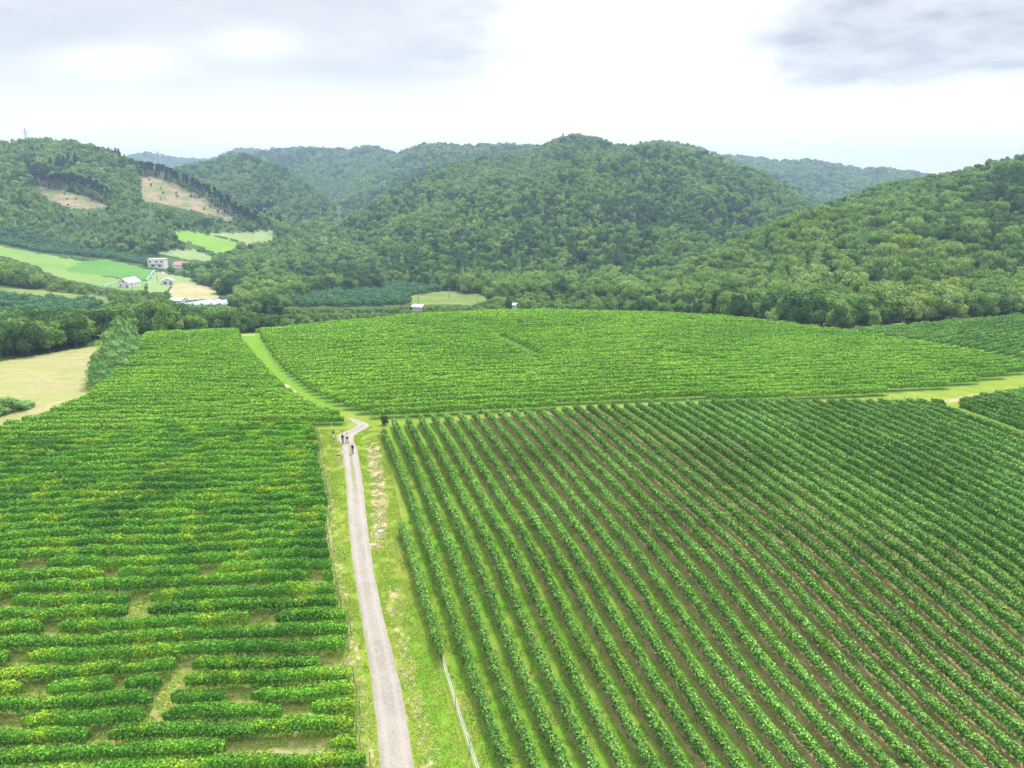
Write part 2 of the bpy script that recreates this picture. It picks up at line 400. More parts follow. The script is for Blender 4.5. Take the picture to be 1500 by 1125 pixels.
M['white_wall'] = plain('white wall', (0.74, 0.73, 0.72), 0.8, 0.2, 0.06, 0.4)
M['glass'] = plain('window glass', (0.05, 0.06, 0.08), 0.2, 0.5, 0.1)
M['roof_grey'] = plain('pale metal roof', (0.55, 0.57, 0.60), 0.5, 0.3, 0.08, 0.5)
M['roof_red'] = plain('faded red roof', (0.42, 0.24, 0.24), 0.6, 0.3, 0.15, 0.6)
M['film'] = plain('greenhouse film', (0.26, 0.34, 0.35), 0.35, 0.4, 0.08, 0.3)
M['net'] = plain('turquoise net', (0.35, 0.62, 0.58), 0.8, 0.1, 0.1)
M['rust'] = plain('dark shutter', (0.10, 0.07, 0.07), 0.8, 0.2, 0.2)

def ground_mat(name, cols, sc_=(0.5, 3.0), thr=(0.4, 0.6), fine=9.0, bstr=0.4, extra=None):
    """cols: three tones mixed by two noises"""
    m, N = mat(name); P = N.n('ShaderNodeNewGeometry').outputs['Position']
    a = N.sm(N.noise(P, sc_[0], 5, 0.65), *thr); b = N.sm(N.noise(P, sc_[1], 4, 0.6), 0.4, 0.65)
    col = N.mix(a, cols[0], cols[1]); col = N.mix(N.math('MULTIPLY', b, 0.6), col, cols[2])
    fn = N.noise(P, fine, 3, 0.7); v = N.math('ADD', 0.55, N.math('MULTIPLY', fn, 0.9))
    col = N.mix(1.0, col, N.n('ShaderNodeCombineXYZ', i={0: v, 1: v, 2: v}).outputs[0], 'MULTIPLY')
    if extra: col = extra(N, P, col)
    finish(N, col, 0.95, 0.1, bump=fn, bstr=bstr, bdist=0.12); return m
M['forest_floor'] = ground_mat('forest floor', ((0.03, 0.055, 0.02), (0.05, 0.08, 0.03), (0.06, 0.07, 0.035)), (0.03, 0.3))
M['crop'] = ground_mat('crop leaves', ((0.14, 0.25, 0.06), (0.17, 0.28, 0.07), (0.22, 0.28, 0.09)), (0.02, 0.2), fine=1.2)
M['corn'] = ground_mat('dark crop', ((0.08, 0.21, 0.04), (0.10, 0.25, 0.05), (0.12, 0.24, 0.06)), (0.03, 0.25), fine=1.0)
M['meadow'] = ground_mat('bright meadow', ((0.16, 0.31, 0.04), (0.19, 0.34, 0.05), (0.17, 0.28, 0.06)), (0.03, 0.25), fine=1.0)
M['pale_field'] = ground_mat('pale field', ((0.22, 0.30, 0.12), (0.26, 0.32, 0.14), (0.16, 0.24, 0.08)), (0.03, 0.25), fine=0.9)
M['stubble'] = ground_mat('dry stubble', ((0.34, 0.31, 0.17), (0.42, 0.35, 0.22), (0.24, 0.26, 0.10)), (0.05, 0.35), fine=1.2)
def _brush(N, P, col):
    a = N.sm(N.noise(P, 0.075, 5, 0.7), 0.46, 0.58); b = N.sm(N.noise(P, 0.35, 4, 0.7), 0.5, 0.62)
    col = N.mix(N.math('MULTIPLY', a, 0.85), col, (0.13, 0.19, 0.075)); return N.mix(N.math('MULTIPLY', b, 0.6), col, (0.10, 0.12, 0.06))
M['clearing'] = ground_mat('cleared earth', ((0.36, 0.24, 0.18), (0.30, 0.22, 0.15), (0.22, 0.21, 0.11)), (0.04, 0.22), fine=0.8, extra=_brush)
def _swaths(N, P, col):
    mp = N.n('ShaderNodeMapping', i={'Vector': P, 'Rotation': (0, 0, R(38)), 'Scale': (0.07, 0.9, 1.0)}).outputs[0]
    s = N.noise(mp, 1.0, 5, 0.7); f = N.math('ADD', 0.72, N.math('MULTIPLY', s, 0.56))
    g = N.sm(N.noise(P, 0.06, 4, 0.6), 0.42, 0.62); col = N.mix(N.math('MULTIPLY', g, 0.6), col, (0.27, 0.30, 0.10))
    return N.mix(1.0, col, N.n('ShaderNodeCombineXYZ', i={0: f, 1: f, 2: f}).outputs[0], 'MULTIPLY')
M['hay'] = ground_mat('cut hay', ((0.29, 0.28, 0.12), (0.34, 0.29, 0.16), (0.23, 0.26, 0.09)), (0.05, 0.35), fine=1.2, extra=_swaths)
M['dirt_road'] = ground_mat('far dirt road', ((0.42, 0.36, 0.30), (0.46, 0.40, 0.34), (0.38, 0.34, 0.26)), (0.1, 0.5), fine=1.5)
M['rough'] = ground_mat('rough grass', ((0.14, 0.20, 0.05), (0.20, 0.24, 0.07), (0.10, 0.16, 0.04)), (0.05, 0.3), fine=1.0)
def _ruts(N, P, col):
    a = N.n('ShaderNodeAttribute', attribute_name='across').outputs['Fac']; up = N.n('ShaderNodeAttribute', attribute_name='along').outputs['Fac']
    nb = N.noise(P, 1.3, 4, 0.6); nc = N.noise(P, 5.0, 4, 0.65)
    d = N.math('ABSOLUTE', N.math('SUBTRACT', N.math('ABSOLUTE', N.math('SUBTRACT', a, 0.5)), 0.24))       # 0 in the wheel tracks
    rut = N.sm(N.math('ADD', d, N.math('MULTIPLY', N.math('SUBTRACT', nb, 0.5), 0.12)), 0.12, 0.03)
    col = N.mix(N.math('MULTIPLY', rut, 0.35), col, (0.43, 0.39, 0.35))
    mid = N.sm(N.math('ADD', N.math('ABSOLUTE', N.math('SUBTRACT', a, 0.5)), N.math('MULTIPLY', N.math('SUBTRACT', nc, 0.5), 0.35)), 0.12, 0.0)
    col = N.mix(N.math('MULTIPLY', mid, up), col, (0.20, 0.23, 0.07))
    ed = N.sm(N.math('ADD', N.math('ABSOLUTE', N.math('SUBTRACT', a, 0.5)), N.math('MULTIPLY', N.math('SUBTRACT', nc, 0.5), 0.25)), 0.40, 0.50)
    return N.mix(N.math('MULTIPLY', ed, 0.8), col, (0.24, 0.25, 0.08))
M['track'] = ground_mat('pale gravel', ((0.335, 0.30, 0.265), (0.28, 0.25, 0.22), (0.38, 0.345, 0.31)), (0.35, 4.0), fine=11.0, bstr=0.7, extra=_ruts)

# ------------------------------------------------------------------ layout (photo pixels picked onto the ground)
P_RIGHT = [(558,626),(640,617),(700,612),(900,600),(1000,596),(1100,594),(1300,594),(1368,593),(1500,652),(1760,770),(2300,1000),(2300,1260),(690,1260),(640,975),(588,776),(600,762)]
P_SMALL = [(1404,603),(1402,592),(1500,575),(1800,540),(1800,760),(1500,640)]
P_LEFTLOW = [(-700,1260),(-700,690),(-100,665),(0,652),(200,636),(459,627),(468,650),(472,700),(481,740),(482,805),(492,852),(507,905),(513,960),(522,1011),(530,1090),(537,1125),(560,1260)]
P_LEFTUP = [(-700,690),(-400,672),(-200,655),(0,632),(60,615),(120,590),(160,555),(190,520),(213,494),(344,489),(366,515),(392,545),(422,575),(458,599),(506,616),(510,626),(459,627),(200,636),(0,652),(-100,665)]
P_BACK = [(374,488),(500,474),(600,466),(700,461),(800,457),(950,462),(1050,468),(1150,478),(1240,489),(1340,505),(1430,521),(1506,539),(1498,549),(1400,568),(1250,583),(1100,587),(900,593),(700,607),(567,619),(516,605),(462,583),(418,550),(396,522)]
P_STRIP = [(1242,490),(1260,485),(1350,479),(1500,465),(1800,440),(1800,580),(1500,530),(1400,511),(1330,502)]
WP = {k: wpoly(v) for k, v in dict(right=P_RIGHT, small=P_SMALL, lowleft=P_LEFTLOW, upleft=P_LEFTUP, back=P_BACK, strip=P_STRIP).items()}
VINE_POLYS = list(WP.values())
P_HAY = [(-700,600),(-300,560),(0,531),(60,519),(135,508),(150,520),(135,560),(118,588),(58,612),(0,628),(-300,660),(-700,690)]
ZONES = [ # name, material, photo polygon, depth range
 ('hay_field', 'hay', P_HAY, (120, 260)),
 ('crop_field', 'crop', [(-200,335),(0,360),(60,372),(120,382),(95,397),(180,409),(216,412),(212,425),(178,424),(150,420),(90,407),(64,397),(58,390),(0,374),(-200,350)], (380, 620)),
 ('corn_field', 'corn', [(92,397),(118,382),(160,381),(227,397),(216,411),(180,408)], (380, 620)),
 ('meadow', 'meadow', [(257,338),(277,338),(352,354),(345,364),(318,371),(286,358),(262,350)], (600, 800)),
 ('pale_field', 'pale_field', [(222,369),(285,365),(314,378),(312,382),(280,381),(250,374)], (560, 800)),
 ('upland_meadow', 'pale_field', [(300,341),(345,341),(405,337),(402,350),(360,358),(352,353)], (650, 900)),
 ('stubble_field', 'stubble', [(255,416),(280,413),(316,423),(320,438),(262,441),(245,430)], (380, 500)),
 ('farm_yard', 'pale_field', [(216,412),(227,398),(236,400),(280,408),(283,413),(255,416),(240,428),(215,428)], (380, 600)),
 ('dirt_road', 'dirt_road', [(236,398),(244,400),(240,412),(236,424),(226,424),(231,411)], (380, 600)),
 ('forest_clearing', 'clearing', [(203,258),(235,260),(270,276),(300,291),(348,324),(330,322),(290,310),(232,298),(212,294),(205,280)], (560, 900)),
 ('forest_clearing', 'clearing', [(52,273),(95,279),(130,289),(160,304),(108,306),(72,292)], (560, 900)),
 ('terraced_field', 'rough', [(600,420),(640,424),(700,431),(722,438),(690,447),(596,445),(560,432)], (380, 560)),
 ('rough_pasture', 'rough', [(-200,405),(0,418),(60,425),(160,435),(160,444),(60,440),(0,434),(-200,425)], (330, 450)),
]
ORCH = [ # orchard polygons, depth range
 ([(0,336),(120,362),(240,384),(235,393),(160,379),(60,370),(0,357),(-200,335),(-200,315)], (500, 660)),
 ([(-200,430),(0,438),(150,447),(125,460),(60,470),(0,492),(-200,520)], (240, 380)),
 ([(452,436),(490,430),(560,428),(596,438),(600,446),(560,449),(440,450),(410,446)], (320, 470)),
 ([(540,420),(600,419),(650,426),(600,434),(560,430)], (400, 520)),
]
P_TRACK = [(1300,578,640),(1125,556.5,608.5),(1050,549,597),(975,540,581),(900,528,561),(825,515.5,546),(805,513.6,543.6),(750,509,536),(700,506,531),(680,504,527.5),
           (660,501.5,524.5),(650,500,520),(643,494,518),(637.5,492,520),(633,503,526),(629,513,535),(625,521,541.5),(621.5,522,541),(619,517,537),(616.5,515,528),(613,508,518)]

# ------------------------------------------------------------------ ground sheet, split by what covers it
zone = np.full((len(GY)-1, len(GS)-1), -1)
cX = (gX[:-1, :-1]+gX[1:, 1:])/2; cYc = (gY[:-1, :-1]+gY[1:, 1:])/2; cZ = (gZ[:-1, :-1]+gZ[1:, 1:])/2
cpx, cpy, cd = proj(cX, cYc, cZ)
for k, (nm, mt, poly, (d0, d1)) in enumerate(ZONES):
    sel = (cd > d0) & (cd < d1) & (zone < 0)
    jx = (fbm(cX/6, cYc/6, 5, 2)-0.5)*5; jy = (fbm(cX/6, cYc/6, 9, 2)-0.5)*3
    if k == 0: jx = jx*0.8; jy = jy*0.5
    ii = np.where(sel); ok = inpoly(cpx[ii]+jx[ii], cpy[ii]+jy[ii], poly)
    zone[ii[0][ok], ii[1][ok]] = k
gV = np.stack([gX, gY, gZ+CAMZ], -1).reshape(-1, 3)
idx = np.arange(gX.size).reshape(gX.shape)
quad = np.stack([idx[:-1, :-1], idx[:-1, 1:], idx[1:, 1:], idx[1:, :-1]], -1)
def sub_sheet(name, mask, m, attrs=None):
    q = quad[mask]; u, invi = np.unique(q.ravel(), return_inverse=True)
    me = mesh_np(name, gV[u], invi.reshape(q.shape), [m], True)
    if attrs:
        for an, arr in attrs.items():
            at = me.attributes.new(an, 'FLOAT', 'POINT'); at.data.foreach_set('value', arr.ravel()[u].astype(np.float32))
    o = obj(name, me); o['kind'] = 'structure'; return o

# --- right field rows: parallel lines, spacing 2.5 m
def rows_axis(p, q):
    (x0, y0), (x1, y1) = p, q; L = math.hypot(x1-x0, y1-y0); return np.array([(x1-x0)/L, (y1-y0)/L])
rx, ry = pick([630, 560], [815, 634]); dR = rows_axis((rx[0], ry[0]), (rx[1], ry[1])); nR = np.array([dR[1], -dR[0]])   # nR points to the right
offR = float(np.dot(nR, (rx[0], ry[0])))
RS = 2.5
print('row bearing right', math.degrees(math.atan2(dR[0], dR[1])))
m_right = np.zeros(gX.shape); m_left = np.zeros(gX.shape); m_back = np.zeros(gX.shape); m_dry = np.zeros(gX.shape); m_lane = np.zeros(gX.shape)
m_right[inpoly(gX, gY, WP['right']) | inpoly(gX, gY, WP['small'])] = 1
m_right[(gX*nR[0]+gY*nR[1]) < offR-RS*0.62] = 0
m_left[inpoly(gX, gY, WP['lowleft'])] = 1
for k in ('upleft', 'back', 'strip'): m_back[inpoly(gX, gY, WP[k])] = 1
def soft(mask_arr, pts, rad, val=1.0):
    """soft patch around photo points, in metres"""
    px = np.array([p[0] for p in pts]); py = np.array([p[1] for p in pts]); wx, wy = pick(px, py)
    for i in range(len(wx)-1 if len(wx) > 1 else 1):
        ax, ay = wx[i], wy[i]; bx, by = (wx[i+1], wy[i+1]) if len(wx) > 1 else (ax, ay)
        L2 = (bx-ax)**2+(by-ay)**2+1e-6; t = np.clip(((gX-ax)*(bx-ax)+(gY-ay)*(by-ay))/L2, 0, 1)
        d = np.hypot(gX-ax-t*(bx-ax), gY-ay-t*(by-ay)); np.maximum(mask_arr, val*smooth(1.5-d/rad), out=mask_arr)
soft(m_dry, [(546,652),(551,690),(556,730),(557,770),(552,800)], 1.3, 0.62)
soft(m_dry, [(575,860),(600,1000),(625,1080),(632,1125)], 1.3, 0.42)
soft(m_dry, [(478,690),(488,800),(518,960),(531,1060),(540,1125)], 1.0, 0.42)
soft(m_dry, [(497,655),(501,680)], 0.6, 0.7)
soft(m_dry, [(413,563),(428,575),(443,588)], 1.0, 1.0)
soft(m_dry, [(357,491),(368,491)], 1.2, 0.8)
soft(m_dry, [(1320,600),(1370,592),(1440,578),(1500,572)], 1.4, 0.55)
soft(m_dry, [(1370,596),(1392,600)], 1.6, 0.75)
soft(m_dry, [(570,632),(600,626),(625,622),(645,620)], 0.9, 0.8)
soft(m_dry, [(380,1112),(460,1104)], 1.6, 0.9)
soft(m_lane, [(362,492),(400,530),(440,575),(480,603)], 3.2, 1.0)
soft(m_lane, [(600,900),(640,1040),(660,1125)], 1.3, 0.8)

m, N = mat('vineyard ground'); P = N.n('ShaderNodeNewGeometry').outputs['Position']
def att(nm): return N.n('ShaderNodeAttribute', attribute_name=nm).outputs['Fac']
nA = N.noise(P, 0.35, 5, 0.6); nB = N.noise(P, 1.6, 5, 0.65); nF = N.noise(P, 9.0, 3, 0.7); nL = N.noise(P, 0.06, 3, 0.5)
grass = N.mix(N.sm(nA, 0.35, 0.65), (0.15, 0.25, 0.022), (0.22, 0.27, 0.04))
grass = N.mix(N.math('MULTIPLY', N.sm(nB, 0.5, 0.72), 0.55), grass, (0.36, 0.32, 0.13))
green = N.mix(N.sm(nB, 0.4, 0.65), (0.10, 0.25, 0.018), (0.15, 0.28, 0.025))
grass = N.mix(N.math('MULTIPLY', att('lane'), N.sm(nB, 0.75, 0.45)), grass, green)
soil = N.mix(N.sm(nB, 0.35, 0.65), (0.37, 0.29, 0.18), (0.44, 0.35, 0.24))
dr = N.math('ADD', att('dry'), N.math('MULTIPLY', N.math('SUBTRACT', nB, 0.5), 1.3))
grass = N.mix(N.sm(dr, 0.35, 0.62), grass, soil)
# between the right-hand rows: mown grass in the middle, bare soil under the vines
perp = N.n('ShaderNodeVectorMath', operation='DOT_PRODUCT', i={0: P, 1: (nR[0], nR[1], 0)}).outputs['Value']
ph = N.math('FRACT', N.math('DIVIDE', N.math('SUBTRACT', perp, offR - RS*400 - RS*0.5), RS))
ds = N.math('ABSOLUTE', N.math('SUBTRACT', ph, 0.5))            # 0 under the vines, 0.5 between
ds = N.math('ADD', ds, N.math('ADD', N.math('MULTIPLY', N.math('SUBTRACT', nB, 0.5), 0.30), N.math('MULTIPLY', N.math('SUBTRACT', N.noise(P, 4.5, 3, 0.7), 0.5), 0.40)))
pj = N.math('ADD', perp, N.math('MULTIPLY', N.math('SUBTRACT', nL, 0.5), 34.0))
far_r = N.math('MULTIPLY', N.sm(pj, offR+2, offR+16), N.sm(pj, offR+70, offR+36))
rg_ = N.mix(N.sm(nA, 0.35, 0.7), (0.12, 0.27, 0.02), (0.19, 0.29, 0.032))
rs_ = N.mix(N.sm(nB, 0.35, 0.65), (0.34, 0.24, 0.12), (0.44, 0.28, 0.17))
rs_ = N.mix(N.math('MULTIPLY', N.sm(nA, 0.52, 0.66), 0.7), rs_, (0.20, 0.24, 0.06))
wid = N.math('ADD', 0.11, N.math('MULTIPLY', far_r, 0.10))
field = N.mix(N.sm(N.math('SUBTRACT', ds, wid), -0.05, 0.06), rs_, rg_)
col = N.mix(att('right'), grass, field)
lg = N.mix(N.sm(nB, 0.45, 0.62), (0.16, 0.24, 0.035), (0.32, 0.27, 0.11))
col = N.mix(N.math('MULTIPLY', att('left'), N.sm(dr, 1.4, 0.4)), col, lg)
col = N.mix(att('back'), col, N.mix(N.sm(nA, 0.4, 0.6), (0.10, 0.20, 0.03), (0.16, 0.25, 0.04)))
nG = N.noise(P, 3.5, 4, 0.75)
v = N.math('ADD', 0.30, N.math('ADD', N.math('MULTIPLY', nF, 0.7), N.math('MULTIPLY', nG, 0.7)))
col = N.mix(1.0, col, N.n('ShaderNodeCombineXYZ', i={0: v, 1: v, 2: v}).outputs[0], 'MULTIPLY')
# beyond the vineyard: woodland floor
col = N.mix(att('wild'), col, N.mix(N.sm(nL, 0.4, 0.6), (0.035, 0.07, 0.02), (0.07, 0.12, 0.035)))
finish(N, col, 0.95, 0.1, bump=nF, bstr=0.5, bdist=0.10)
M['ground'] = m
m_wild = smooth((gD-235)/30.0)
m_wild[(gD > 175) & (gPX < 140) & inpoly(gPX, gPY, [(-700,300),(140,300),(140,507),(0,530),(-300,559),(-700,600)])] = 1
m_wild[(inpoly(gX, gY, WP['back']) | inpoly(gX, gY, WP['strip']))] = 0
ground = sub_sheet('ground', zone < 0, M['ground'], dict(right=m_right, left=m_left, back=m_back, dry=m_dry, lane=m_lane, wild=m_wild))
for k, (nm, mt, poly, dr_) in enumerate(ZONES):
    if (zone == k).any(): sub_sheet(nm, zone == k, M[mt])
# track: a raised strip of gravel laid over the ground
tp = np.array(P_TRACK, float); ys = np.interp(np.linspace(0, len(tp)-1, 260), np.arange(len(tp)), tp[:, 0])
li = np.interp(np.linspace(0, len(tp)-1, 260), np.arange(len(tp)), tp[:, 1]); ri = np.interp(np.linspace(0, len(tp)-1, 260), np.arange(len(tp)), tp[:, 2])
lx, ly = pick(li, ys); qx, qy = pick(ri, ys)
def sm1(a, k=3):
    b = np.pad(a, k, mode='edge'); return np.convolve(b, np.ones(2*k+1)/(2*k+1), 'valid')
lx, ly, qx, qy = map(sm1, (lx, ly, qx, qy))
K = 13; tt = np.linspace(0, 1, K)
jl = (fbm(ly/1.6, ly*0, 3, 3)-0.5)*0.28-0.1; jr = (fbm(qy/1.6, qy*0, 4, 3)-0.5)*0.28+0.1
tX = (lx+jl)[:, None]*(1-tt)+(qx+jr)[:, None]*tt; tY = ly[:, None]*(1-tt)+qy[:, None]*tt
tZ = grid_z(tX, tY)+CAMZ+0.045 - 0.10*(np.abs(tt-0.5)*2)**8
ti = np.arange(tX.size).reshape(tX.shape)
me = mesh_np('gravel_track', np.stack([tX, tY, tZ], -1).reshape(-1, 3), np.stack([ti[:-1, :-1], ti[:-1, 1:], ti[1:, 1:], ti[1:, :-1]], -1).reshape(-1, 4), [M['track']], True)
at = me.attributes.new('across', 'FLOAT', 'POINT'); at.data.foreach_set('value', np.repeat(tt[None], len(tX), 0).ravel().astype(np.float32))
at = me.attributes.new('along', 'FLOAT', 'POINT'); at.data.foreach_set('value', (np.interp(ys, [625, 640, 668, 705, 730, 1125], [0.1, 0.3, 0.85, 0.85, 0.15, 0.0])[:, None]+tt*0).ravel().astype(np.float32))
o = obj('gravel_track', me); o['kind'] = 'structure'
# ------------------------------------------------------------------ vine rows
ORD = ['first','second','third','fourth','fifth','sixth','seventh','eighth','ninth','tenth','eleventh','twelfth','thirteenth','fourteenth','fifteenth','sixteenth','seventeenth','eighteenth','nineteenth']
TENS = {2: 'twent', 3: 'thirt', 4: 'fort', 5: 'fift', 6: 'sixt', 7: 'sevent', 8: 'eight', 9: 'ninet'}
def ordinal(n):
    if n < 20: return ORD[n-1]
    if n >= 100: return ('one hundred ' if n < 200 else 'two hundred ') + ('and ' if n % 100 else 'th') + (ordinal(n % 100) if n % 100 else '')
    t, u = divmod(n, 10)
    return TENS[t]+'ieth' if u == 0 else TENS[t]+'y-'+ORD[u-1]
# bare gaps where vines are missing: photo pixel, radius along the row in metres
GAPS_LEFT = [(304,853,2.2),(205,890,2.6),(205,905,1.6),(387,922,2.4),(264,999,2.4),(352,1036,2.2),(32,972,1.4),(80,925,1.2),(171,1022,1.0),(235,1048,1.2),
             (8,893,1.8),(52,836,2.2),(168,846,1.8),(440,1052,3.2),(425,1062,2.0),(430,1112,5.0),(395,1114,4),(494,974,2.6),(505,900,1.2),(440,760,1.2),(460,860,1.0),(300,760,1.0),(150,1090,1.5),(20,1070,1.5),(60,1012,1.2),(455,1105,3),(390,1100,3.2),(365,1112,3)]
_gx, _gy = pick([g[0] for g in GAPS_LEFT], [g[1] for g in GAPS_LEFT]); _gr = np.array([g[2] for g in GAPS_LEFT])*0.5
def cutline(p, q):
    x, y = pick([p[0], q[0]], [p[1], q[1]]); return (x[0], y[0], x[1], y[1])
CUTS = [cutline((960, 518), (1062, 534)), cutline((735, 497), (790, 528))]
vr = np.random.default_rng(21)
def row_mesh(seg_pts, hw, hh, dens, matkey):
    hn = 0.10 if matkey == 'vine_back' else 0.16 if matkey == 'vine_right' else 0.24; jit = 0.45 if matkey == 'vine_back' else 0.6
    """seg_pts: list of (n,2) ground polylines at 0.6 m steps; one mesh of a leafy wall per row"""
    VV = []; FF = []; QV = []; off = 0; hull_n = 0
    K = 8; ang = np.linspace(0, 2*pi, K, endpoint=False)
    for P in seg_pts:
        n = len(P)
        if n < 2: continue
        z = grid_z(P[:, 0], P[:, 1])+CAMZ
        d = np.gradient(P, axis=0); d /= np.maximum(np.linalg.norm(d, axis=1, keepdims=True), 1e-6); nn = np.stack([d[:, 1], -d[:, 0]], 1)
        s = np.arange(n)*0.6; sd = vr.integers(0, 9999)
        hgt = hh*(1.0-hn*0.5+hn*vnoise(s/1.1, s*0+sd, 1)); wid = hw*(0.80+0.40*vnoise(s/1.3, s*0+sd, 2))
        end = np.minimum(np.minimum(s, s[::-1])/1.2+0.35, 1.0); hgt = hgt*(0.62+0.38*end)*(0.80+0.20*smooth(vnoise(s/4.0, s*0+sd, 8)*2.6-0.3)); wid = wid*end
        sway = (vnoise(s/3.1, s*0+sd, 3)-0.5)*0.10
        lo = 0.38; cz = z+lo+hgt/2
        cx = P[:, 0]+nn[:, 0]*sway; cy = P[:, 1]+nn[:, 1]*sway
        ca = np.sign(np.cos(ang))*np.abs(np.cos(ang))**0.75; sa = np.sign(np.sin(ang))*np.abs(np.sin(ang))**0.8
        V = np.stack([cx[:, None]+nn[:, 0:1]*wid[:, None]*ca*0.62, cy[:, None]+nn[:, 1:2]*wid[:, None]*ca*0.62, cz[:, None]+hgt[:, None]*0.5*sa*0.74], -1)
        ii = np.arange(n*K).reshape(n, K)+off; jj = np.roll(ii, -1, 1)
        FF.append(np.stack([ii[:-1], jj[:-1], jj[1:], ii[1:]], -1).reshape(-1, 4))
        VV.append(V.reshape(-1, 3)); off += n*K
        # leaves
        dep = proj(P[:, 0], P[:, 1], z-CAMZ)[2].mean(); ls = 0.135+0.00115*dep
        m_ = int(n*0.6*dens*3.6*2.9/ls**2)
        t = vr.random(m_)*(n-1); a = np.clip(t.astype(int), 0, n-2); f = (t-a)[:, None]
        C = np.stack([cx, cy, cz], 1); Cp = C[a]*(1-f)+C[a+1]*f; N2 = nn[a]; hg = hgt[a]; wd = wid[a]
        ph = vr.random(m_)*2*pi; keep = (np.sin(ph) > -0.75); ph = np.where(keep, ph, -ph)
        c_ = np.sign(np.cos(ph))*np.abs(np.cos(ph))**0.75; s_ = np.sign(np.sin(ph))*np.abs(np.sin(ph))**0.8
        rr = 0.66+0.44*vr.random(m_)**0.7; stray = vr.random(m_) < (0.02 if matkey == 'vine_back' else 0.05); rr = np.where(stray, rr+0.28*vr.random(m_), rr)
        Pq = np.stack([Cp[:, 0]+N2[:, 0]*wd*c_*rr, Cp[:, 1]+N2[:, 1]*wd*c_*rr, Cp[:, 2]+hg*0.5*s_*rr], 1)
        Nq = np.stack([N2[:, 0]*c_*1.1, N2[:, 1]*c_*1.1, s_*0.8+0.45], 1)+vr.normal(size=(m_, 3))*jit
        QV.append(quads_from(Pq, Nq, ls, vr, 0.9)[0])
    if not VV: return None
    H = np.concatenate(VV); Q = np.concatenate(QV); fh = np.concatenate(FF)
    fq = np.arange(len(Q)).reshape(-1, 4)+len(H)
    return mesh_np('foliage', np.concatenate([H, Q]), np.concatenate([fh, fq]), [M[matkey]], False)
def field_rows(key, axis, off0, spacing, hw, hh, dens, matkey, gaps=None, thin=0.0, keepfn=None):
    """all rows of one field, from the lowest offset up: list of (offset number, list of polylines)"""
    P = np.array(WP[key]); nrm = np.array([axis[1], -axis[0]])
    o = P@nrm; a = P@axis; out = []
    for k in range(int(np.floor((o.min()-off0)/spacing)), int(np.ceil((o.max()-off0)/spacing))+1):
        ofs = off0+k*spacing; ss = np.arange(a.min()-1, a.max()+1, 0.6)
        X = nrm[0]*ofs+axis[0]*ss; Y = nrm[1]*ofs+axis[1]*ss
        Z = grid_z(X, Y); px, py, dd = proj(X, Y, Z)
        ok = inpoly(X, Y, WP[key]) & (px > -90) & (px < 1600) & (py < 1185) & (Y > 25)
        if gaps == 'left':
            for gx, gy, gr in zip(_gx, _gy, _gr*(0.55+0.8*vr.random(len(_gr)))):
                al = (X-gx)*axis[0]+(Y-gy)*axis[1]; pr = np.abs((X-gx)*nrm[0]+(Y-gy)*nrm[1]); ok &= ~((np.abs(al) < gr) & (pr < spacing*0.52))
        if thin: ok &= vnoise(ss/2.2+k*7.7, ss*0+k*3.1, 91) > thin
        for (x0, y0, x1, y1) in CUTS:
            L2 = (x1-x0)**2+(y1-y0)**2; t = np.clip(((X-x0)*(x1-x0)+(Y-y0)*(y1-y0))/L2, 0, 1)
            ok &= np.hypot(X-x0-t*(x1-x0), Y-y0-t*(y1-y0)) > 1.1
        if keepfn is not None: ok &= keepfn(k, X, Y)
        idx_ = np.where(ok)[0]
        if len(idx_) < 5: continue
        segs = [g for g in np.split(idx_, np.where(np.diff(idx_) > 1)[0]+1) if len(g) >= 3]
        if segs: out.append((k, [np.stack([X[g], Y[g]], 1) for g in segs]))
    res = []
    for k, segs in out:
        me = row_mesh(segs, hw, hh, dens, matkey)
        if me: res.append((k, segs, me))
    return res
def post_mesh():
    b = MB(); b.rod((0, 0, 0), (0, 0, 2.05), 0.05, 0.045, 8); b.rod((0, 0, 2.05), (0, 0, 2.07), 0.055, 0.03, 8)
    me = bpy.data.meshes.new('end_post'); b.bm.to_mesh(me); b.bm.free(); me.materials.append(M['post']); return me
POST = post_mesh()
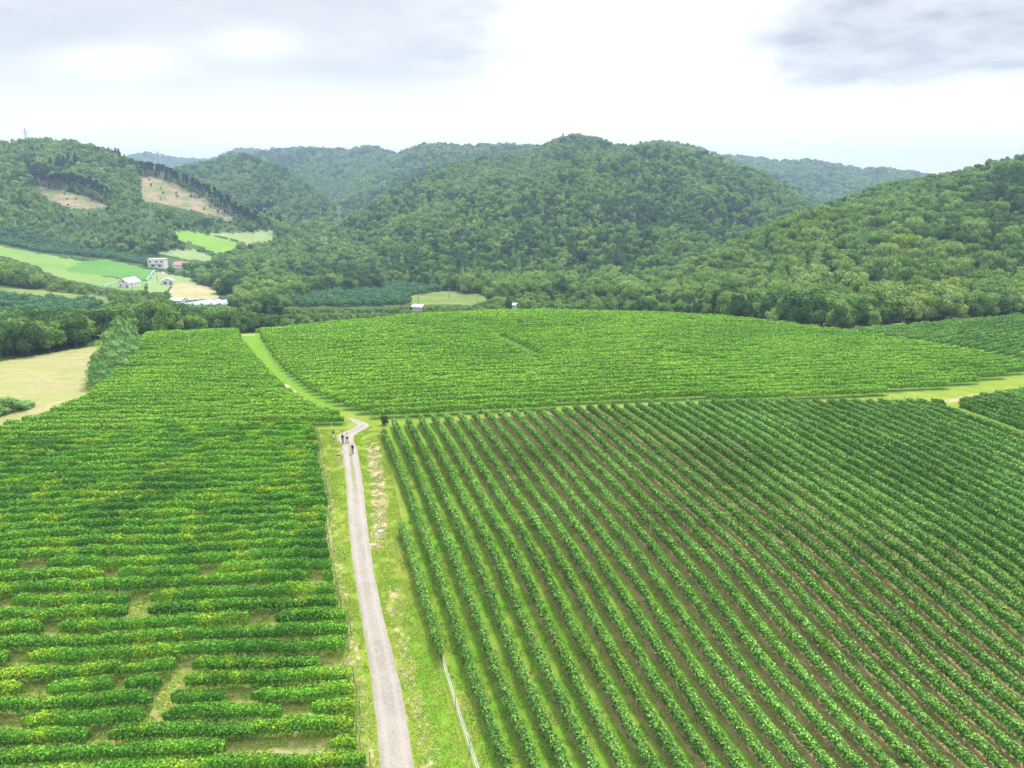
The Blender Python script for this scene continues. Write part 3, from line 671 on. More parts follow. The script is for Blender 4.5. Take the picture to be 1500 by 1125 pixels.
def make_rows(rows, group, labelf, posts=False):
    for i, (k, segs, me) in enumerate(rows):
        c = segs[0][0]; cz = float(grid_z(c[0], c[1]))+CAMZ
        me.name = 'foliage'
        if posts:
            root = empty('vine_row', (c[0], c[1], cz))
            co = np.empty(len(me.vertices)*3, np.float32); me.vertices.foreach_get('co', co); co = co.reshape(-1, 3)-np.array([c[0], c[1], cz], np.float32)
            me.vertices.foreach_set('co', co.ravel()); obj('foliage', me, root)
            for e, g in ((segs[0][0], segs[0]), (segs[-1][-1], segs[-1])):
                px, py, _ = proj(e[0], e[1], grid_z(e[0], e[1]))
                if -40 < px < 1540 and py < 1160:
                    dv = (g[1]-g[0]) if e is g[0] else (g[-1]-g[-2]) ; dv = dv/np.linalg.norm(dv); sg = -1 if (e == g[0]).all() else 1
                    x, y = e[0]+dv[0]*0.35*sg, e[1]+dv[1]*0.35*sg
                    p = bpy.data.objects.new('end_post', POST); COL.objects.link(p); p.parent = root
                    p.location = (x-c[0], y-c[1], float(grid_z(x, y))+CAMZ-cz-0.1)
            for g in segs:
                for q in range(8, len(g)-6, 11):
                    x, y = g[q]; zz_ = float(grid_z(x, y)); px, py, dq = proj(x, y, zz_)
                    if dq < 125 and -30 < px < 1530 and py < 1150:
                        p = bpy.data.objects.new('trellis_post', POST); COL.objects.link(p); p.parent = root; p.location = (x-c[0], y-c[1], zz_+CAMZ-cz-0.02)
        else:
            root = obj('vine_row', me)
            co = np.empty(len(me.vertices)*3, np.float32); me.vertices.foreach_get('co', co); co = co.reshape(-1, 3)-np.array([c[0], c[1], cz], np.float32)
            me.vertices.foreach_set('co', co.ravel()); root.location = (c[0], c[1], cz)
        tag(root, labelf(i+1, len(rows)), 'vine row', group)
# right field; row one starts by the track, the short row zero lies left of it
s0x, s0y = pick([590, 643], [778, 977])
z0 = float(np.dot(dR, (s0x[0], s0y[0]))); z1 = float(np.dot(dR, (s0x[1], s0y[1])))
def keep_right(k, X, Y):
    a = X*dR[0]+Y*dR[1]
    if k < -1: return np.zeros(X.shape, bool)
    if k == -1: return (a < z0) & (a > z1)
    return np.ones(X.shape, bool)
rr_ = field_rows('right', dR, offR, RS, 0.45, 1.45, 1.0, 'vine_right', keepfn=keep_right)
print('right rows', len(rr_))
def lab_r(i, n):
    if i == 1: return 'short outermost vine row on the bright grass verge, ending in a bare trellis'
    return f'vine row of the striped downhill field, {ordinal(i)} from the gravel track'
make_rows(rr_, 'vine rows of the striped field right of the track', lab_r, True)
make_rows(field_rows('small', dR, offR, RS, 0.5, 1.55, 0.8, 'vine_right'), 'vine rows past the dirt junction',
          lambda i, n: f'vine row in the small plot beyond the dirt junction, {ordinal(i)} from the lane')
# left field
ax_, ay_ = pick([0, 400], [876, 858]); dL = rows_axis((ax_[0], ay_[0]), (ax_[1], ay_[1])); nL_ = np.array([dL[1], -dL[0]])
print('left bearing', math.degrees(math.atan2(dL[0], dL[1])))
offL = float(np.dot(nL_, (ax_[0], ay_[0])))
lo_ = field_rows('lowleft', dL, offL, 2.12, 0.56, 1.62, 1.0, 'vine_left', gaps='left', thin=0.02)
make_rows(lo_, 'vine rows of the patchy field left of the track', lambda i, n: f'patchy cross-slope vine row left of the track, {ordinal(n+1-i)} counting up from the near end' if False else f'patchy vine row left of the track, {ordinal(i)} down from the top of its field', True)
print('low left', len(lo_))
ul_ = field_rows('upleft', dL, offL, 2.5, 0.62, 1.6, 0.85, 'vine_back')
make_rows(ul_, 'vine rows between the hay field and the grass lane', lambda i, n: f'dense vine row between hay field and grass lane, {ordinal(i)} from the tree belt')
# back field
ax_, ay_ = pick([700, 1250], [606, 582]); dB = rows_axis((ax_[0], ay_[0]), (ax_[1], ay_[1])); nB_ = np.array([dB[1], -dB[0]])
print('back bearing', math.degrees(math.atan2(dB[0], dB[1])))
offB = float(np.dot(nB_, (ax_[0], ay_[0])))
bk_ = field_rows('back', dB, offB-0.8, 3.0, 0.68, 1.6, 0.9, 'vine_back')
make_rows(bk_, 'vine rows of the wide back field', lambda i, n: f'long vine row in the wide back field, {ordinal(n+1-i)} up from the cross lane')
ax_, ay_ = pick([1330, 1500], [503, 474]); dS = rows_axis((ax_[0], ay_[0]), (ax_[1], ay_[1]))
print('strip bearing', math.degrees(math.atan2(dS[0], dS[1])), 'back', len(bk_), 'upleft', len(ul_))
st_ = field_rows('strip', dS, 0.0, 2.5, 0.46, 1.55, 0.9, 'vine_right')
make_rows(st_, 'vine rows of the corner plot under the wooded slope', lambda i, n: f'vine row in the corner plot under the wooded slope, {ordinal(n+1-i)} up from the grass lane')

# ------------------------------------------------------------------ trees
tr = np.random.default_rng(99)
IV, IF = ico(1)
def crown_np(seed, kind='round', n=1400, ls=0.5, R_=4.0, z0=2.2, z1=10.0):
    rg = np.random.default_rng(seed); QV = []; HV = []; HF = []; off = 0
    if kind == 'round':
        c = [np.array([0, 0, z0+(z1-z0)*0.5])]; r = [R_*0.62]
        for k in range(12):
            a = k*2.4+rg.random()*0.8; h = rg.random(); rad = R_*(0.30+0.38*math.sin(pi*(0.15+0.75*h)))*(0.8+0.4*rg.random())
            c.append(np.array([cos(a)*rad, sin(a)*rad, z0+(z1-z0)*(0.18+0.62*h)])); r.append(R_*(0.27+0.2*rg.random()))
        for ci, ri in zip(c, r):
            HV.append(IV*ri*0.70*(0.9+0.2*rg.random((len(IV), 1)))+ci); HF.append(IF+off); off += len(IV)
        w = np.array(r)**2; w /= w.sum(); ch = rg.choice(len(c), n*2, p=w); d = rg.normal(size=(n*2, 3)); d /= np.linalg.norm(d, axis=1, keepdims=True)
        P = np.array(c)[ch]+d*np.array(r)[ch][:, None]*(0.86+0.24*rg.random((n*2, 1)))
        dist = np.linalg.norm(P[:, None]-np.array(c)[None], axis=2)/np.array(r)[None]; ok = (dist.min(1) > 0.80); P = P[ok][:n]; d = d[ok][:n]
        Nn = d+np.array([0, 0, 0.35])+rg.normal(size=d.shape)*0.35
    else:   # tapering conifer with ragged tiers
        t = rg.random(n)**1.35; h = z0+(z1-z0)*t; rad = R_*(1-t)**0.62*np.minimum(1, 0.6+t*4)*(0.8+0.25*np.sin(h*3.1+seed)+0.22*rg.normal(size=n)*0.6)+0.15; a = rg.random(n)*2*pi
        rad *= 0.9+0.22*np.sin(a*5+h*1.7)
        P = np.stack([np.cos(a)*rad, np.sin(a)*rad, h-rad*0.15], 1); Nn = np.stack([np.cos(a), np.sin(a), np.full(n, 0.5)], 1)+rg.normal(size=(n, 3))*0.4
        m_ = 14; hh = np.linspace(0, 1, m_); ang = np.linspace(0, 2*pi, 9)[:-1]
        rr = R_*(1-hh)**0.62*np.minimum(1, 0.6+hh*4)*0.66+0.05
        V = np.stack([np.cos(ang)[None]*rr[:, None], np.sin(ang)[None]*rr[:, None], np.repeat((z0+(z1-z0)*hh*0.97)[:, None], 8, 1)], -1)
        ii = np.arange(m_*8).reshape(m_, 8); jj = np.roll(ii, -1, 1); f4 = np.stack([ii[:-1], jj[:-1], jj[1:], ii[1:]], -1).reshape(-1, 4)
        HV.append(V.reshape(-1, 3)); HF.append(np.concatenate([f4[:, [0, 1, 2]], f4[:, [0, 2, 3]]])); off += m_*8
    Q, _ = quads_from(P, Nn, ls, rg, 0.85); H = np.concatenate(HV)
    return np.concatenate([H, Q]), np.concatenate(HF), np.arange(len(Q)).reshape(-1, 4)+len(H)
def trunk_np(seed, h=6.0, r=0.22, limbs=5, top=8.0):
    rg = np.random.default_rng(seed+500); V = []; Fq = []; off = 0
    def tube(a, b, r0, r1, sg=7):
        nonlocal off
        a = np.array(a, float); b = np.array(b, float); d = b-a; d /= np.linalg.norm(d); u = np.cross(d, [0.3, 0.9, 0.1]); u /= np.linalg.norm(u); v = np.cross(d, u)
        an = np.linspace(0, 2*pi, sg+1)[:-1]; ring = np.cos(an)[:, None]*u+np.sin(an)[:, None]*v
        V.append(a+ring*r0); V.append(b+ring*r1); i = np.arange(sg)+off; j = np.roll(i, -1); Fq.append(np.stack([i, j, j+sg, i+sg], 1)); off += 2*sg
    k = [np.array([0, 0, -0.6]), np.array([0.05, 0, h*0.3]), np.array([0.15*rg.normal(), 0.15*rg.normal(), h*0.65]), np.array([0.25*rg.normal(), 0.25*rg.normal(), h])]
    rs = [r*1.35, r, r*0.75, r*0.4]
    for a in range(3): tube(k[a], k[a+1], rs[a], rs[a+1])
    for i in range(limbs):
        a = i*2.4+rg.random(); z = h*(0.4+0.1*i); L = 1.6+rg.random()*1.3; tube((0.05, 0, z), (cos(a)*L, sin(a)*L, z+L*0.8), r*0.45, r*0.15, 5)
    return np.concatenate(V), np.concatenate(Fq)
TONES = ['tree_dark', 'tree_mid', 'tree_pale', 'tree_olive', 'conifer', 'larch', 'orchard']
CR = {}; TRK = {}
SH = 4
for s in range(SH):
    V, f3, f4 = crown_np(10+s, 'round', 2300, 0.55, 3.7+0.35*(s % 3), 0.7, 9.2+0.6*(s % 2))
    for tn in TONES[:4]: CR[(tn, s)] = mesh_np('crown', V, [f3, f4], [M[tn]])
    tv, tf = trunk_np(s); TRK[s] = mesh_np('trunk', tv, tf, [M['bark']], True)
V, f3, f4 = crown_np(60, 'cone', 5000, 0.36, 3.3, 0.3, 10.5); CR[('conifer', 0)] = mesh_np('crown', V, [f3, f4], [M['conifer']])
V, f3, f4 = crown_np(61, 'round', 900, 0.7, 2.5, 8.0, 20.0); CR[('larch', 0)] = mesh_np('crown', V, [f3, f4], [M['larch']])
V, f3, f4 = crown_np(64, 'round', 2300, 0.5, 3.8, 0.3, 9.0); CR[('grey', 0)] = mesh_np('crown', V, [f3, f4], [M['conifer']])
lv, lf = trunk_np(9, 15.0, 0.30, 0); TRK['larch'] = mesh_np('trunk', lv, lf, [M['bark_pale']], True)
lib = bpy.data.collections.new('tree kinds')          # sources for the woods, not placed in the scene themselves
def proto(name, seed, kind, n, ls, R_, z0, z1, tone):
    V, f3, f4 = crown_np(seed, kind, n, ls, R_, z0, z1); o = bpy.data.objects.new(name, mesh_np(name, V, [f3, f4], [M[tone]])); lib.objects.link(o); return o
# alphabetical order is the pick order: 0-7 near broadleaf, 8-15 far broadleaf, 16-17 conifer, 18-19 orchard
k_ = 0
for tn in TONES[:4]:
    for s in (0, 1): proto('kind_%02d' % k_, 30+k_, 'round', 1700, 0.62, 3.9, 0.8, 9.4, tn); k_ += 1
for tn in TONES[:4]:
    for s in (0, 1): proto('kind_%02d' % k_, 50+k_, 'round', 520, 1.1, 3.9, 0.8, 9.4, tn); k_ += 1
proto('kind_16', 71, 'cone', 520, 1.0, 3.3, 1.0, 13.0, 'larch'); proto('kind_17', 72, 'cone', 420, 0.9, 2.6, 1.0, 12.0, 'conifer')
proto('kind_18', 73, 'round', 420, 0.55, 2.2, 0.4, 4.2, 'orchard'); proto('kind_19', 74, 'round', 420, 0.55, 2.0, 0.4, 3.6, 'orchard')
HOUSE_RECTS = [(176,404,204,424),(219,376,247,395),(254,381,284,395),(238,404,262,418),(256,434,346,443),(604,447,622,456),(742,447,760,455)]
HD = [445, 560, 560, 445, 400, 400, 400]
KEEP = [(p, (d0+d1)/2-30) for _, _, p, (d0, d1) in ZONES[1:]]+[(p, (d0+d1)/2) for p, (d0, d1) in ORCH]+[([(a, b), (c, b), (c, d), (a, d)], h-50) for (a, b, c, d), h in zip(HOUSE_RECTS, HD)]
LX = [-300,0,18,50,90,108,135,160,200,300,345,365,400,430,470,520,600,620,700,735,760,800,850,900,950,1000,1100,1500]
LY = [500,500,482,462,457,466,455,445,440,447,447,455,460,459,457,457,457,452,451,446,450,440,441,440,430,425,300,150]
cand = []
def band(y0, y1, sp):
    ys_ = np.arange(y0, y1, sp)
    for y in ys_:
        xs = np.arange(-0.86*y-20, 0.86*y+20, sp); cand.append(np.stack([xs+(tr.random(len(xs))-0.5)*sp*0.9, np.full(len(xs), y)+(tr.random(len(xs))-0.5)*sp*0.9], 1))
band(185, 460, 5.6); band(460, 700, 5.9); band(700, 1200, 6.4); band(1200, 1900, 9.5); band(1900, 3500, 13)
cand.append(np.stack(pick(tr.uniform(420, 800, 260), tr.uniform(440, 459, 260), 420), 1))   # bushes just behind the crest
bx, by = pick(tr.uniform(-30, 205, 150), np.zeros(150)+505, 300); bx, by = pick(bx*0+np.linspace(-30, 205, 150), np.interp(np.linspace(-30, 205, 150), [-30,0,135,205], [528,524,500,486]), 300); cand.append(np.stack([bx, by+tr.uniform(0, 10, 150)], 1)[::3])
C_ = np.concatenate(cand); Z_ = grid_z(C_[:, 0], C_[:, 1]); px_, py_, dd_ = proj(C_[:, 0], C_[:, 1], Z_)
ok = (px_ > -130) & (px_ < 1630) & (dd_ > np.where(px_ < 150, 183, 192)) & visible(C_[:, 0], C_[:, 1], Z_, 9, np.where(dd_ < 700, 8, 3))
for wp in VINE_POLYS:
    for ox, oy in ((0, 0), (4, 0), (-4, 0), (0, 4.5), (0, -4)): ok &= ~inpoly(C_[:, 0]+ox, C_[:, 1]+oy, wp)
rb_ = tr.random(len(ok))
for nm, mt, poly, (d0, d1) in ZONES: ok &= ~(inpoly(px_, py_, poly) & (dd_ > d0) & (dd_ < d1) & ((nm != 'forest_clearing') | (rb_ > 0.16)))
for poly, (d0, d1) in ORCH: ok &= ~(inpoly(px_, py_, poly) & (dd_ > d0) & (dd_ < d1))
for a, b, c, d in HOUSE_RECTS: ok &= ~((px_ > a-4) & (px_ < c+4) & (py_ > b-2) & (py_ < d+5) & (dd_ < 640) & (dd_ > 380))
LANE = [(1236,485),(1262,487),(1340,498),(1420,508),(1520,522),(1700,560),(1700,640),(1480,552),(1400,530),(1330,512)]
ok &= ~(inpoly(px_, py_, LANE) & (dd_ < 300)); ok &= ~((px_ > 335) & (px_ < 385) & (py_ > 484) & (dd_ < 260)); ok &= ~((px_ > 1500) & (dd_ < 255))
ok &= ~((px_ > 118) & (px_ < 222) & (py_ > 497) & (dd_ < 240))
C_, Z_, px_, py_, dd_ = C_[ok], Z_[ok], px_[ok], py_[ok], dd_[ok]
n_ = len(C_); scl = 0.62+0.80*tr.random(n_)**1.5; scl = np.where((dd_ > 460) & (dd_ < 1200), scl*0.87, scl)
scl = np.where(dd_ > 1200, scl*1.35, scl); scl = np.where(dd_ > 1900, scl*1.35, scl)
# low growth in the valley and behind the back field
brushy = np.zeros(n_, bool)
shrub = ((px_ > 415) & (px_ < 905) & (dd_ < 400)) | ((px_ < 255) & (px_ > 60) & (dd_ > 330) & (dd_ < 520) & (py_ > 395))
scl = np.where(shrub, scl*0.45, scl)
bigleft = (px_ < 66) & (dd_ > 360) & (dd_ < 470) & (py_ > 400); scl = np.where(bigleft, 1.35, scl)
cut1 = (px_ > 205) & (px_ < 360) & (py_ > 285) & (py_ < 345) & (dd_ > 600) & (dd_ < 900); scl = np.where(cut1 & (tr.random(n_) < 0.75), scl*0.4, scl)
lim = np.interp(px_, LX, LY)
pt = proj(C_[:, 0], C_[:, 1], Z_+scl*9.5)[1]
over = (dd_ < 345) & (pt < lim)
fac = np.clip((py_-lim)/np.maximum(py_-pt, 1), 0.22, 1); scl = np.where(over, scl*fac, scl)
def covers(s):
    bad = np.zeros(n_, bool)
    for f in (0.35, 0.7, 1.0):
        _, y_, _ = proj(C_[:, 0], C_[:, 1], Z_+s*9.3*f)
        for poly, d0 in KEEP: bad |= inpoly(px_, y_, poly) & (dd_ < d0+40)
    return bad
b = covers(scl); scl = np.where(b, scl*0.5, scl); b = covers(scl); scl = np.where(b, scl*0.5, scl); b = covers(scl)
inclr = np.zeros(n_, bool)
for nm, mt, poly, (d0, d1) in ZONES:
    if nm == 'forest_clearing': inclr |= inpoly(px_, py_, poly) & (dd_ > d0) & (dd_ < d1)
scl = np.where(inclr, 0.22+0.14*tr.random(n_), scl)
dens_keep = ~b | inclr
C_, Z_, px_, py_, dd_, scl, shrub = [a[dens_keep] for a in (C_, Z_, px_, py_, dd_, scl, shrub)]; n_ = len(C_)
print('trees', n_)
# tones
nz = fbm(C_[:, 0]/70, C_[:, 1]/110, 41, 3); u = tr.random(n_)+ (nz-0.5)*1.9
tone = np.where(u < 0.30, 0, np.where(u < 0.70, 1, np.where(u < 1.14, 2, 3)))
scl = np.where((px_ < 150) & (dd_ < 260), np.maximum(scl, 0.95), scl)
belt = (px_ < 425) & (dd_ < 330); ub = tr.random(n_); tone = np.where(belt, np.where(ub < 0.68, 0, np.where((ub < 0.97) | (px_ < 170), 1, 2)), tone)
tone = np.where(shrub, np.where(ub < 0.28, 3, np.where(ub < 0.6, 2, 1)), tone)
tone = np.where((tone == 3) & (dd_ > 450) & (ub < 0.6), 1, tone)
spur = (px_ > 30) & (px_ < 235) & (py_ > 305) & (py_ < 358) & (dd_ > 560); tone = np.where(spur & (ub < 0.85), 2, tone); scl = np.where(spur, scl*0.55, scl)
lefthill = (px_ < 420) & (dd_ > 560) & (dd_ < 1000)
conif = lefthill & ~spur & (nz < 0.40) & (tr.random(n_) < 0.75)
hz = {k: hill_z(k, C_[:, 0], C_[:, 1]) for k in HT}; hk = list(HT); hm = np.argmax(np.stack([hz[k] for k in hk]), 0); onh = np.max(np.stack([hz[k] for k in hk]), 0) > Z_-6
size_on = scl*9.5/dd_
# larch stands along the edges of the clearings
def line_pts(pts, n, ymax=1100):
    p = np.array(pts, float); t = np.linspace(0, len(p)-1, n); x = np.interp(t, np.arange(len(p)), p[:, 0]); y = np.interp(t, np.arange(len(p)), p[:, 1]); X, Y = pick(x, y, ymax); return X, Y
def add_tree(x, y, z, s, tn, shp, label, group, cat='tree', name='broadleaf_tree', trunkkey=None, wide=1.0):
    root = empty(name, (x, y, z), float(tr.random()*6.28)); root.scale = (s*wide, s*wide, s)
    c = bpy.data.objects.new('crown', CR[(tn, shp)]); COL.objects.link(c); c.parent = root
    t = bpy.data.objects.new('trunk', TRK[trunkkey if trunkkey is not None else shp]); COL.objects.link(t); t.parent = root
    tag(root, label, cat, group); return root
LN = 0
for pts, nn, lab in (([(50,276),(80,280),(105,283),(128,287),(150,298)], 40, 'dark larch with pale trunk above the small clearing, {} from the left'),
                     ([(205,259),(236,263),(268,279),(300,294),(340,322),(372,338)], 66, 'dark larch along the upper edge of the large clearing, {} from the left')):
    X, Y = line_pts(pts, nn)
    for i in range(nn):
        x = X[i]+tr.normal()*1.5; y = Y[i]+1+tr.random()*11; s = 0.70+0.22*tr.random()
        add_tree(x, y, T1(x, y)+CAMZ, s, 'larch', 0, lab.format(ordinal(i+1)), 'larches at the edge of the clearings', 'larch', 'larch_tree', 'larch')
        LN += 1
# the 230 broadleaf trees that show largest are things of their own
cands = np.where((px_ > -10) & (px_ < 1510) & ~conif)[0]
order = cands[np.argsort(-size_on[cands])][:226]; ind = np.zeros(n_, bool); ind[order] = True
def region(x, d):
    if x < 425: return 'x' if False else 'belt behind the hay field'
    if x < 905: return 'behind the back field'
    return 'slope above the corner plot'
TW = ['dark green', 'mid green', 'pale green', 'yellow-green']
groups = {}
for i in order:
    key = (region(px_[i], dd_[i]), int(tone[i]), 'low' if scl[i] < 0.5 else 'tall' if scl[i] > 1.05 else 'round'); groups.setdefault(key, []).append(i)
for (rg_n, tn, szw), ids in groups.items():
    ids.sort(key=lambda i: C_[i, 0]/C_[i, 1])
    for q, i in enumerate(ids):
        kindw = 'bushy tree' if szw != 'low' else 'shrub'
        add_tree(C_[i, 0], C_[i, 1], Z_[i]+CAMZ-0.15, scl[i], TONES[tn], int(tr.integers(0, SH)), f'{szw} {TW[tn]} {kindw}, {ordinal(q+1)} such from the left, {rg_n}',
                 ('trees of the belt behind the hay field' if rg_n.startswith('belt') else 'bushes behind the wide back field' if rg_n.startswith('behind') else 'trees of the wooded slope'), 'tree' if szw != 'low' else 'shrub', 'broadleaf_tree' if szw != 'low' else 'shrub', wide=float(0.85+0.35*tr.random()))
# conifers beside the hay field
for (x, y, s, wd, lab) in [(146,566,0.74,1.25,'squat grey-green conifer standing alone nearest the hay field corner'), (166,543,0.95,1.45,'broad conifer behind the squat one, beside the hay field'),
                      (182,524,1.05,1.3,'tallest pointed conifer of the clump beside the hay field'), (196,512,0.72,1.3,'conifer at the far end of the clump beside the vines')]:
    X, Y, Zt = wpt(x, y); add_tree(X, Y, Zt-0.1, s, 'conifer', 0, lab, 'conifers beside the hay field', 'conifer', 'conifer_tree', 0, wd)
X, Y, Zt = wpt(745, 457, 330); add_tree(X, Y+14, T1(X, Y+14)+CAMZ, 0.8, 'tree_dark', 1, 'dark upright tree standing alone in the scrub beside the yellow bushes', None, 'tree', 'broadleaf_tree', wide=0.6)
X, Y, Zt = wpt(1372, 474, 330); add_tree(X, Y+6, T1(X, Y+6)+CAMZ, 1.0, 'tree_olive', 2, 'yellow-green tree with drooping layers at the edge of the wooded slope', None, 'tree', 'broadleaf_tree', wide=0.9)
for x, y, s, lab in [(8,604,0.42,'grey-green willow bush at the near edge of the hay field, largest of them'),(28,601,0.33,'grey-green bush beside the largest willow bush by the hay field'),(40,598,0.24,'smallest grey-green bush at the hay field edge'),(-14,612,0.45,'grey-green bush partly cut by the picture edge by the hay field')]:
    X, Y, Zt = wpt(x, y); o = add_tree(X, Y, Zt-0.3, s, 'grey', 0, lab, 'bushes at the hay field edge', 'bush', 'bush', 0, 1.5)
X, Y, Zt = wpt(1160, 597); b_ = add_tree(X, Y, Zt-0.2, 0.26, 'tree_dark', 0, 'dark rounded bush in the cross lane between the back field and the striped field', None, 'bush', 'bush', wide=0.9)
X, Y, Zt = wpt(564, 622); b_ = add_tree(X, Y, Zt-0.2, 0.22, 'tree_dark', 2, 'small dark bush at the corner of the back field by the track bend', None, 'bush', 'bush', wide=0.8)
# woods: what nobody could count
def wood(name, label, sel, idxs, kindname='woodland'):
    ii = np.where(sel)[0]
    if not len(ii): return
    me = bpy.data.meshes.new(name); me.vertices.add(len(ii))
    co = np.stack([C_[ii, 0], C_[ii, 1], Z_[ii]+CAMZ-0.2], 1); me.vertices.foreach_set('co', co.astype(np.float32).ravel())
    for an, arr, ty in (('tsc', scl[ii], 'FLOAT'), ('trot', tr.random(len(ii))*6.28, 'FLOAT')):
        at = me.attributes.new(an, ty, 'POINT'); at.data.foreach_set('value', arr.astype(np.float32))
    at = me.attributes.new('tix', 'INT', 'POINT'); at.data.foreach_set('value', idxs[ii].astype(np.int32))
    finish_scatter(obj(name, me), label)
def scatter_tree():
    ng = bpy.data.node_groups.new('scatter', 'GeometryNodeTree'); ng.interface.new_socket('Geometry', in_out='INPUT', socket_type='NodeSocketGeometry'); ng.interface.new_socket('Geometry', in_out='OUTPUT', socket_type='NodeSocketGeometry')
    L = ng.links.new; n = ng.nodes.new
    gi = n('NodeGroupInput'); go = n('NodeGroupOutput'); ci = n('GeometryNodeCollectionInfo'); ci.inputs['Collection'].default_value = lib; ci.inputs['Separate Children'].default_value = True; ci.inputs['Reset Children'].default_value = True
    ip = n('GeometryNodeInstanceOnPoints'); ip.inputs['Pick Instance'].default_value = True
    L(gi.outputs[0], ip.inputs['Points']); L(ci.outputs[0], ip.inputs['Instance'])
    a1 = n('GeometryNodeInputNamedAttribute'); a1.data_type = 'INT'; a1.inputs[0].default_value = 'tix'; L(a1.outputs[0], ip.inputs['Instance Index'])
    a2 = n('GeometryNodeInputNamedAttribute'); a2.data_type = 'FLOAT'; a2.inputs[0].default_value = 'tsc'; L(a2.outputs[0], ip.inputs['Scale'])
    a3 = n('GeometryNodeInputNamedAttribute'); a3.data_type = 'FLOAT'; a3.inputs[0].default_value = 'trot'; cb = n('ShaderNodeCombineXYZ'); L(a3.outputs[0], cb.inputs[2])
    L(cb.outputs[0], ip.inputs['Rotation']); L(ip.outputs[0], go.inputs[0]); return ng
SCT = scatter_tree()
def finish_scatter(o, label, cat='woodland'):
    md = o.modifiers.new('scatter', 'NODES'); md.node_group = SCT; o['kind'] = 'stuff'; o['label'] = label; o['category'] = cat
ix = np.where(dd_ < 560, tone*2, 8+tone*2)+tr.integers(0, 2, n_); ix = np.where(conif, 16, ix); ix = np.where(~conif & onh & (tr.random(n_) < 0.02) & (dd_ < 1300), 17, ix)
rest = ~ind
WL = {'A': 'dense mixed wood on the hill with the two clearings', 'B1': 'bluish wood on the spur behind the clearings', 'B2': 'hazy wood on the ridge left of the highest hill', 'B3': 'hazy wood on the distant central ridge',
      'F': 'blue hazy wood on the farthest ridge at the left skyline', 'C': 'dense broadleaf wood covering the large central hill', 'D1': 'wood on the rounded top behind the central hill', 'D2': 'blue hazy wood on the far ridge behind the right slope', 'E': 'broadleaf wood on the near slope above the corner plot'}
for q, k in enumerate(hk): wood('woodland', WL[k], rest & onh & (hm == q), ix)
wood('valley_scrub', 'scrub and small trees scattered over the valley floor', rest & ~onh, ix)
# orchards
for (poly, (d0, d1)), lab in zip(ORCH, ['grey-green orchard strip on the slope above the farm fields', 'blue-green orchard behind the tree belt on the left', 'blue-green orchard in the valley behind the back field', 'green orchard on the terrace below the central hill']):
    a = np.array(poly); X, Y = pick(a[:, 0], np.clip(a[:, 1], 0, 2000), 900); x0, x1, y0, y1 = X.min()-30, X.max()+30, Y.min()-30, Y.max()+30
    gx_, gy_ = np.meshgrid(np.arange(x0-0.25*(y1-y0), x1, 4.0), np.arange(y0, y1, 5.4)); gx_ = gx_.ravel()+(gy_.ravel()-y0)*0.25; gy_ = gy_.ravel()
    gx_ = gx_+tr.normal(size=gx_.shape)*0.4; gz_ = grid_z(gx_, gy_); p_, q_, e_ = proj(gx_, gy_, gz_); s_ = inpoly(p_, q_, poly) & (e_ > d0) & (e_ < d1) & (p_ > -120)
    C_, Z_ = np.stack([gx_[s_], gy_[s_]], 1), gz_[s_]; scl = 0.8+0.5*tr.random(len(C_)); n_ = len(C_)
    wood('orchard', lab, np.ones(n_, bool), 18+tr.integers(0, 2, n_))

# ------------------------------------------------------------------ buildings
def place(x, y, ymax=900): return wpt(x, y, ymax)
def win(root, c, size, mat_='glass', name='window', frame=True):
    """window on a wall that faces -Y"""
    f = MB().box(c, (size[0]+0.16, 0.10, size[1]+0.16)).build(name, M['post'] if frame else M['white_wall'], root)
    MB().box((c[0], c[1]-0.055, c[2]), (size[0], 0.03, size[1])).build('pane', M[mat_], f)
    return f
def gable_house(loc, rz, W, L, H, rh, wallm, roofm, label, group=None, wins=(), name='farmhouse', cat='house'):
    r = empty(name, loc, rz); tag(r, label, cat, group)
    MB().prism([(-W/2, -1.5), (W/2, -1.5), (W/2, H), (0, H+rh), (-W/2, H)], -L/2, L/2).build('wall', wallm, r)
    b = MB(); t = 0.16; e = 0.45
    for s in (-1, 1):
        sl = rh/(W/2); x1 = s*(W/2+e); z1 = H-sl*e
        b.prism([(0, H+rh+0.02), (0, H+rh+t+0.05), (x1, z1+t), (x1, z1+0.02)], -L/2-e, L/2+e)
    b.build('roof', roofm, r)
    for wx, wz, ww, wh in wins: win(r, (wx, -L/2-0.02, wz), (ww, wh))
    d = MB().box((W*0.28, -L/2-0.03, 1.0), (0.95, 0.10, 2.0)).build('door', M['rust'], r)
    MB().box((W*0.28+0.33, -L/2-0.11, 1.0), (0.06, 0.06, 0.14)).build('handle', M['wire'], d)
    return r
X, Y, Z = place(190, 420.5); gable_house((X, Y, Z), R(-14), 8.2, 9.5, 3.4, 2.3, M['white_wall'], M['white_wall'], 'white gabled shed with a small dark gable window by the turquoise net', wins=[(0.0, 4.0, 1.1, 0.7), (-2.2, 1.6, 0.9, 0.8)], name='gabled_shed', cat='shed')
X, Y, Z = place(232, 392); r = empty('farmhouse', (X, Y, Z), R(5)); tag(r, 'two-storey white farmhouse with small dark windows in the valley', 'house')
MB().box((0, 0, 2.6), (12.0, 8, 8.2)).build('wall', M['white_wall'], r)
MB().box((0, 0, 6.85), (12.6, 8.6, 0.28)).build('roof', M['roof_grey'], r)
for wx in (-4.2, 0.6, 4.4): win(r, (wx, -4.02, 5.0), (1.3, 1.1))
for wx, ww in ((-2.6, 2.2), (2.6, 2.0)): win(r, (wx, -4.02, 1.9), (ww, 1.3))
MB().box((0, -4.35, 3.35), (9, 0.75, 0.16)).build('canopy', M['roof_grey'], r)
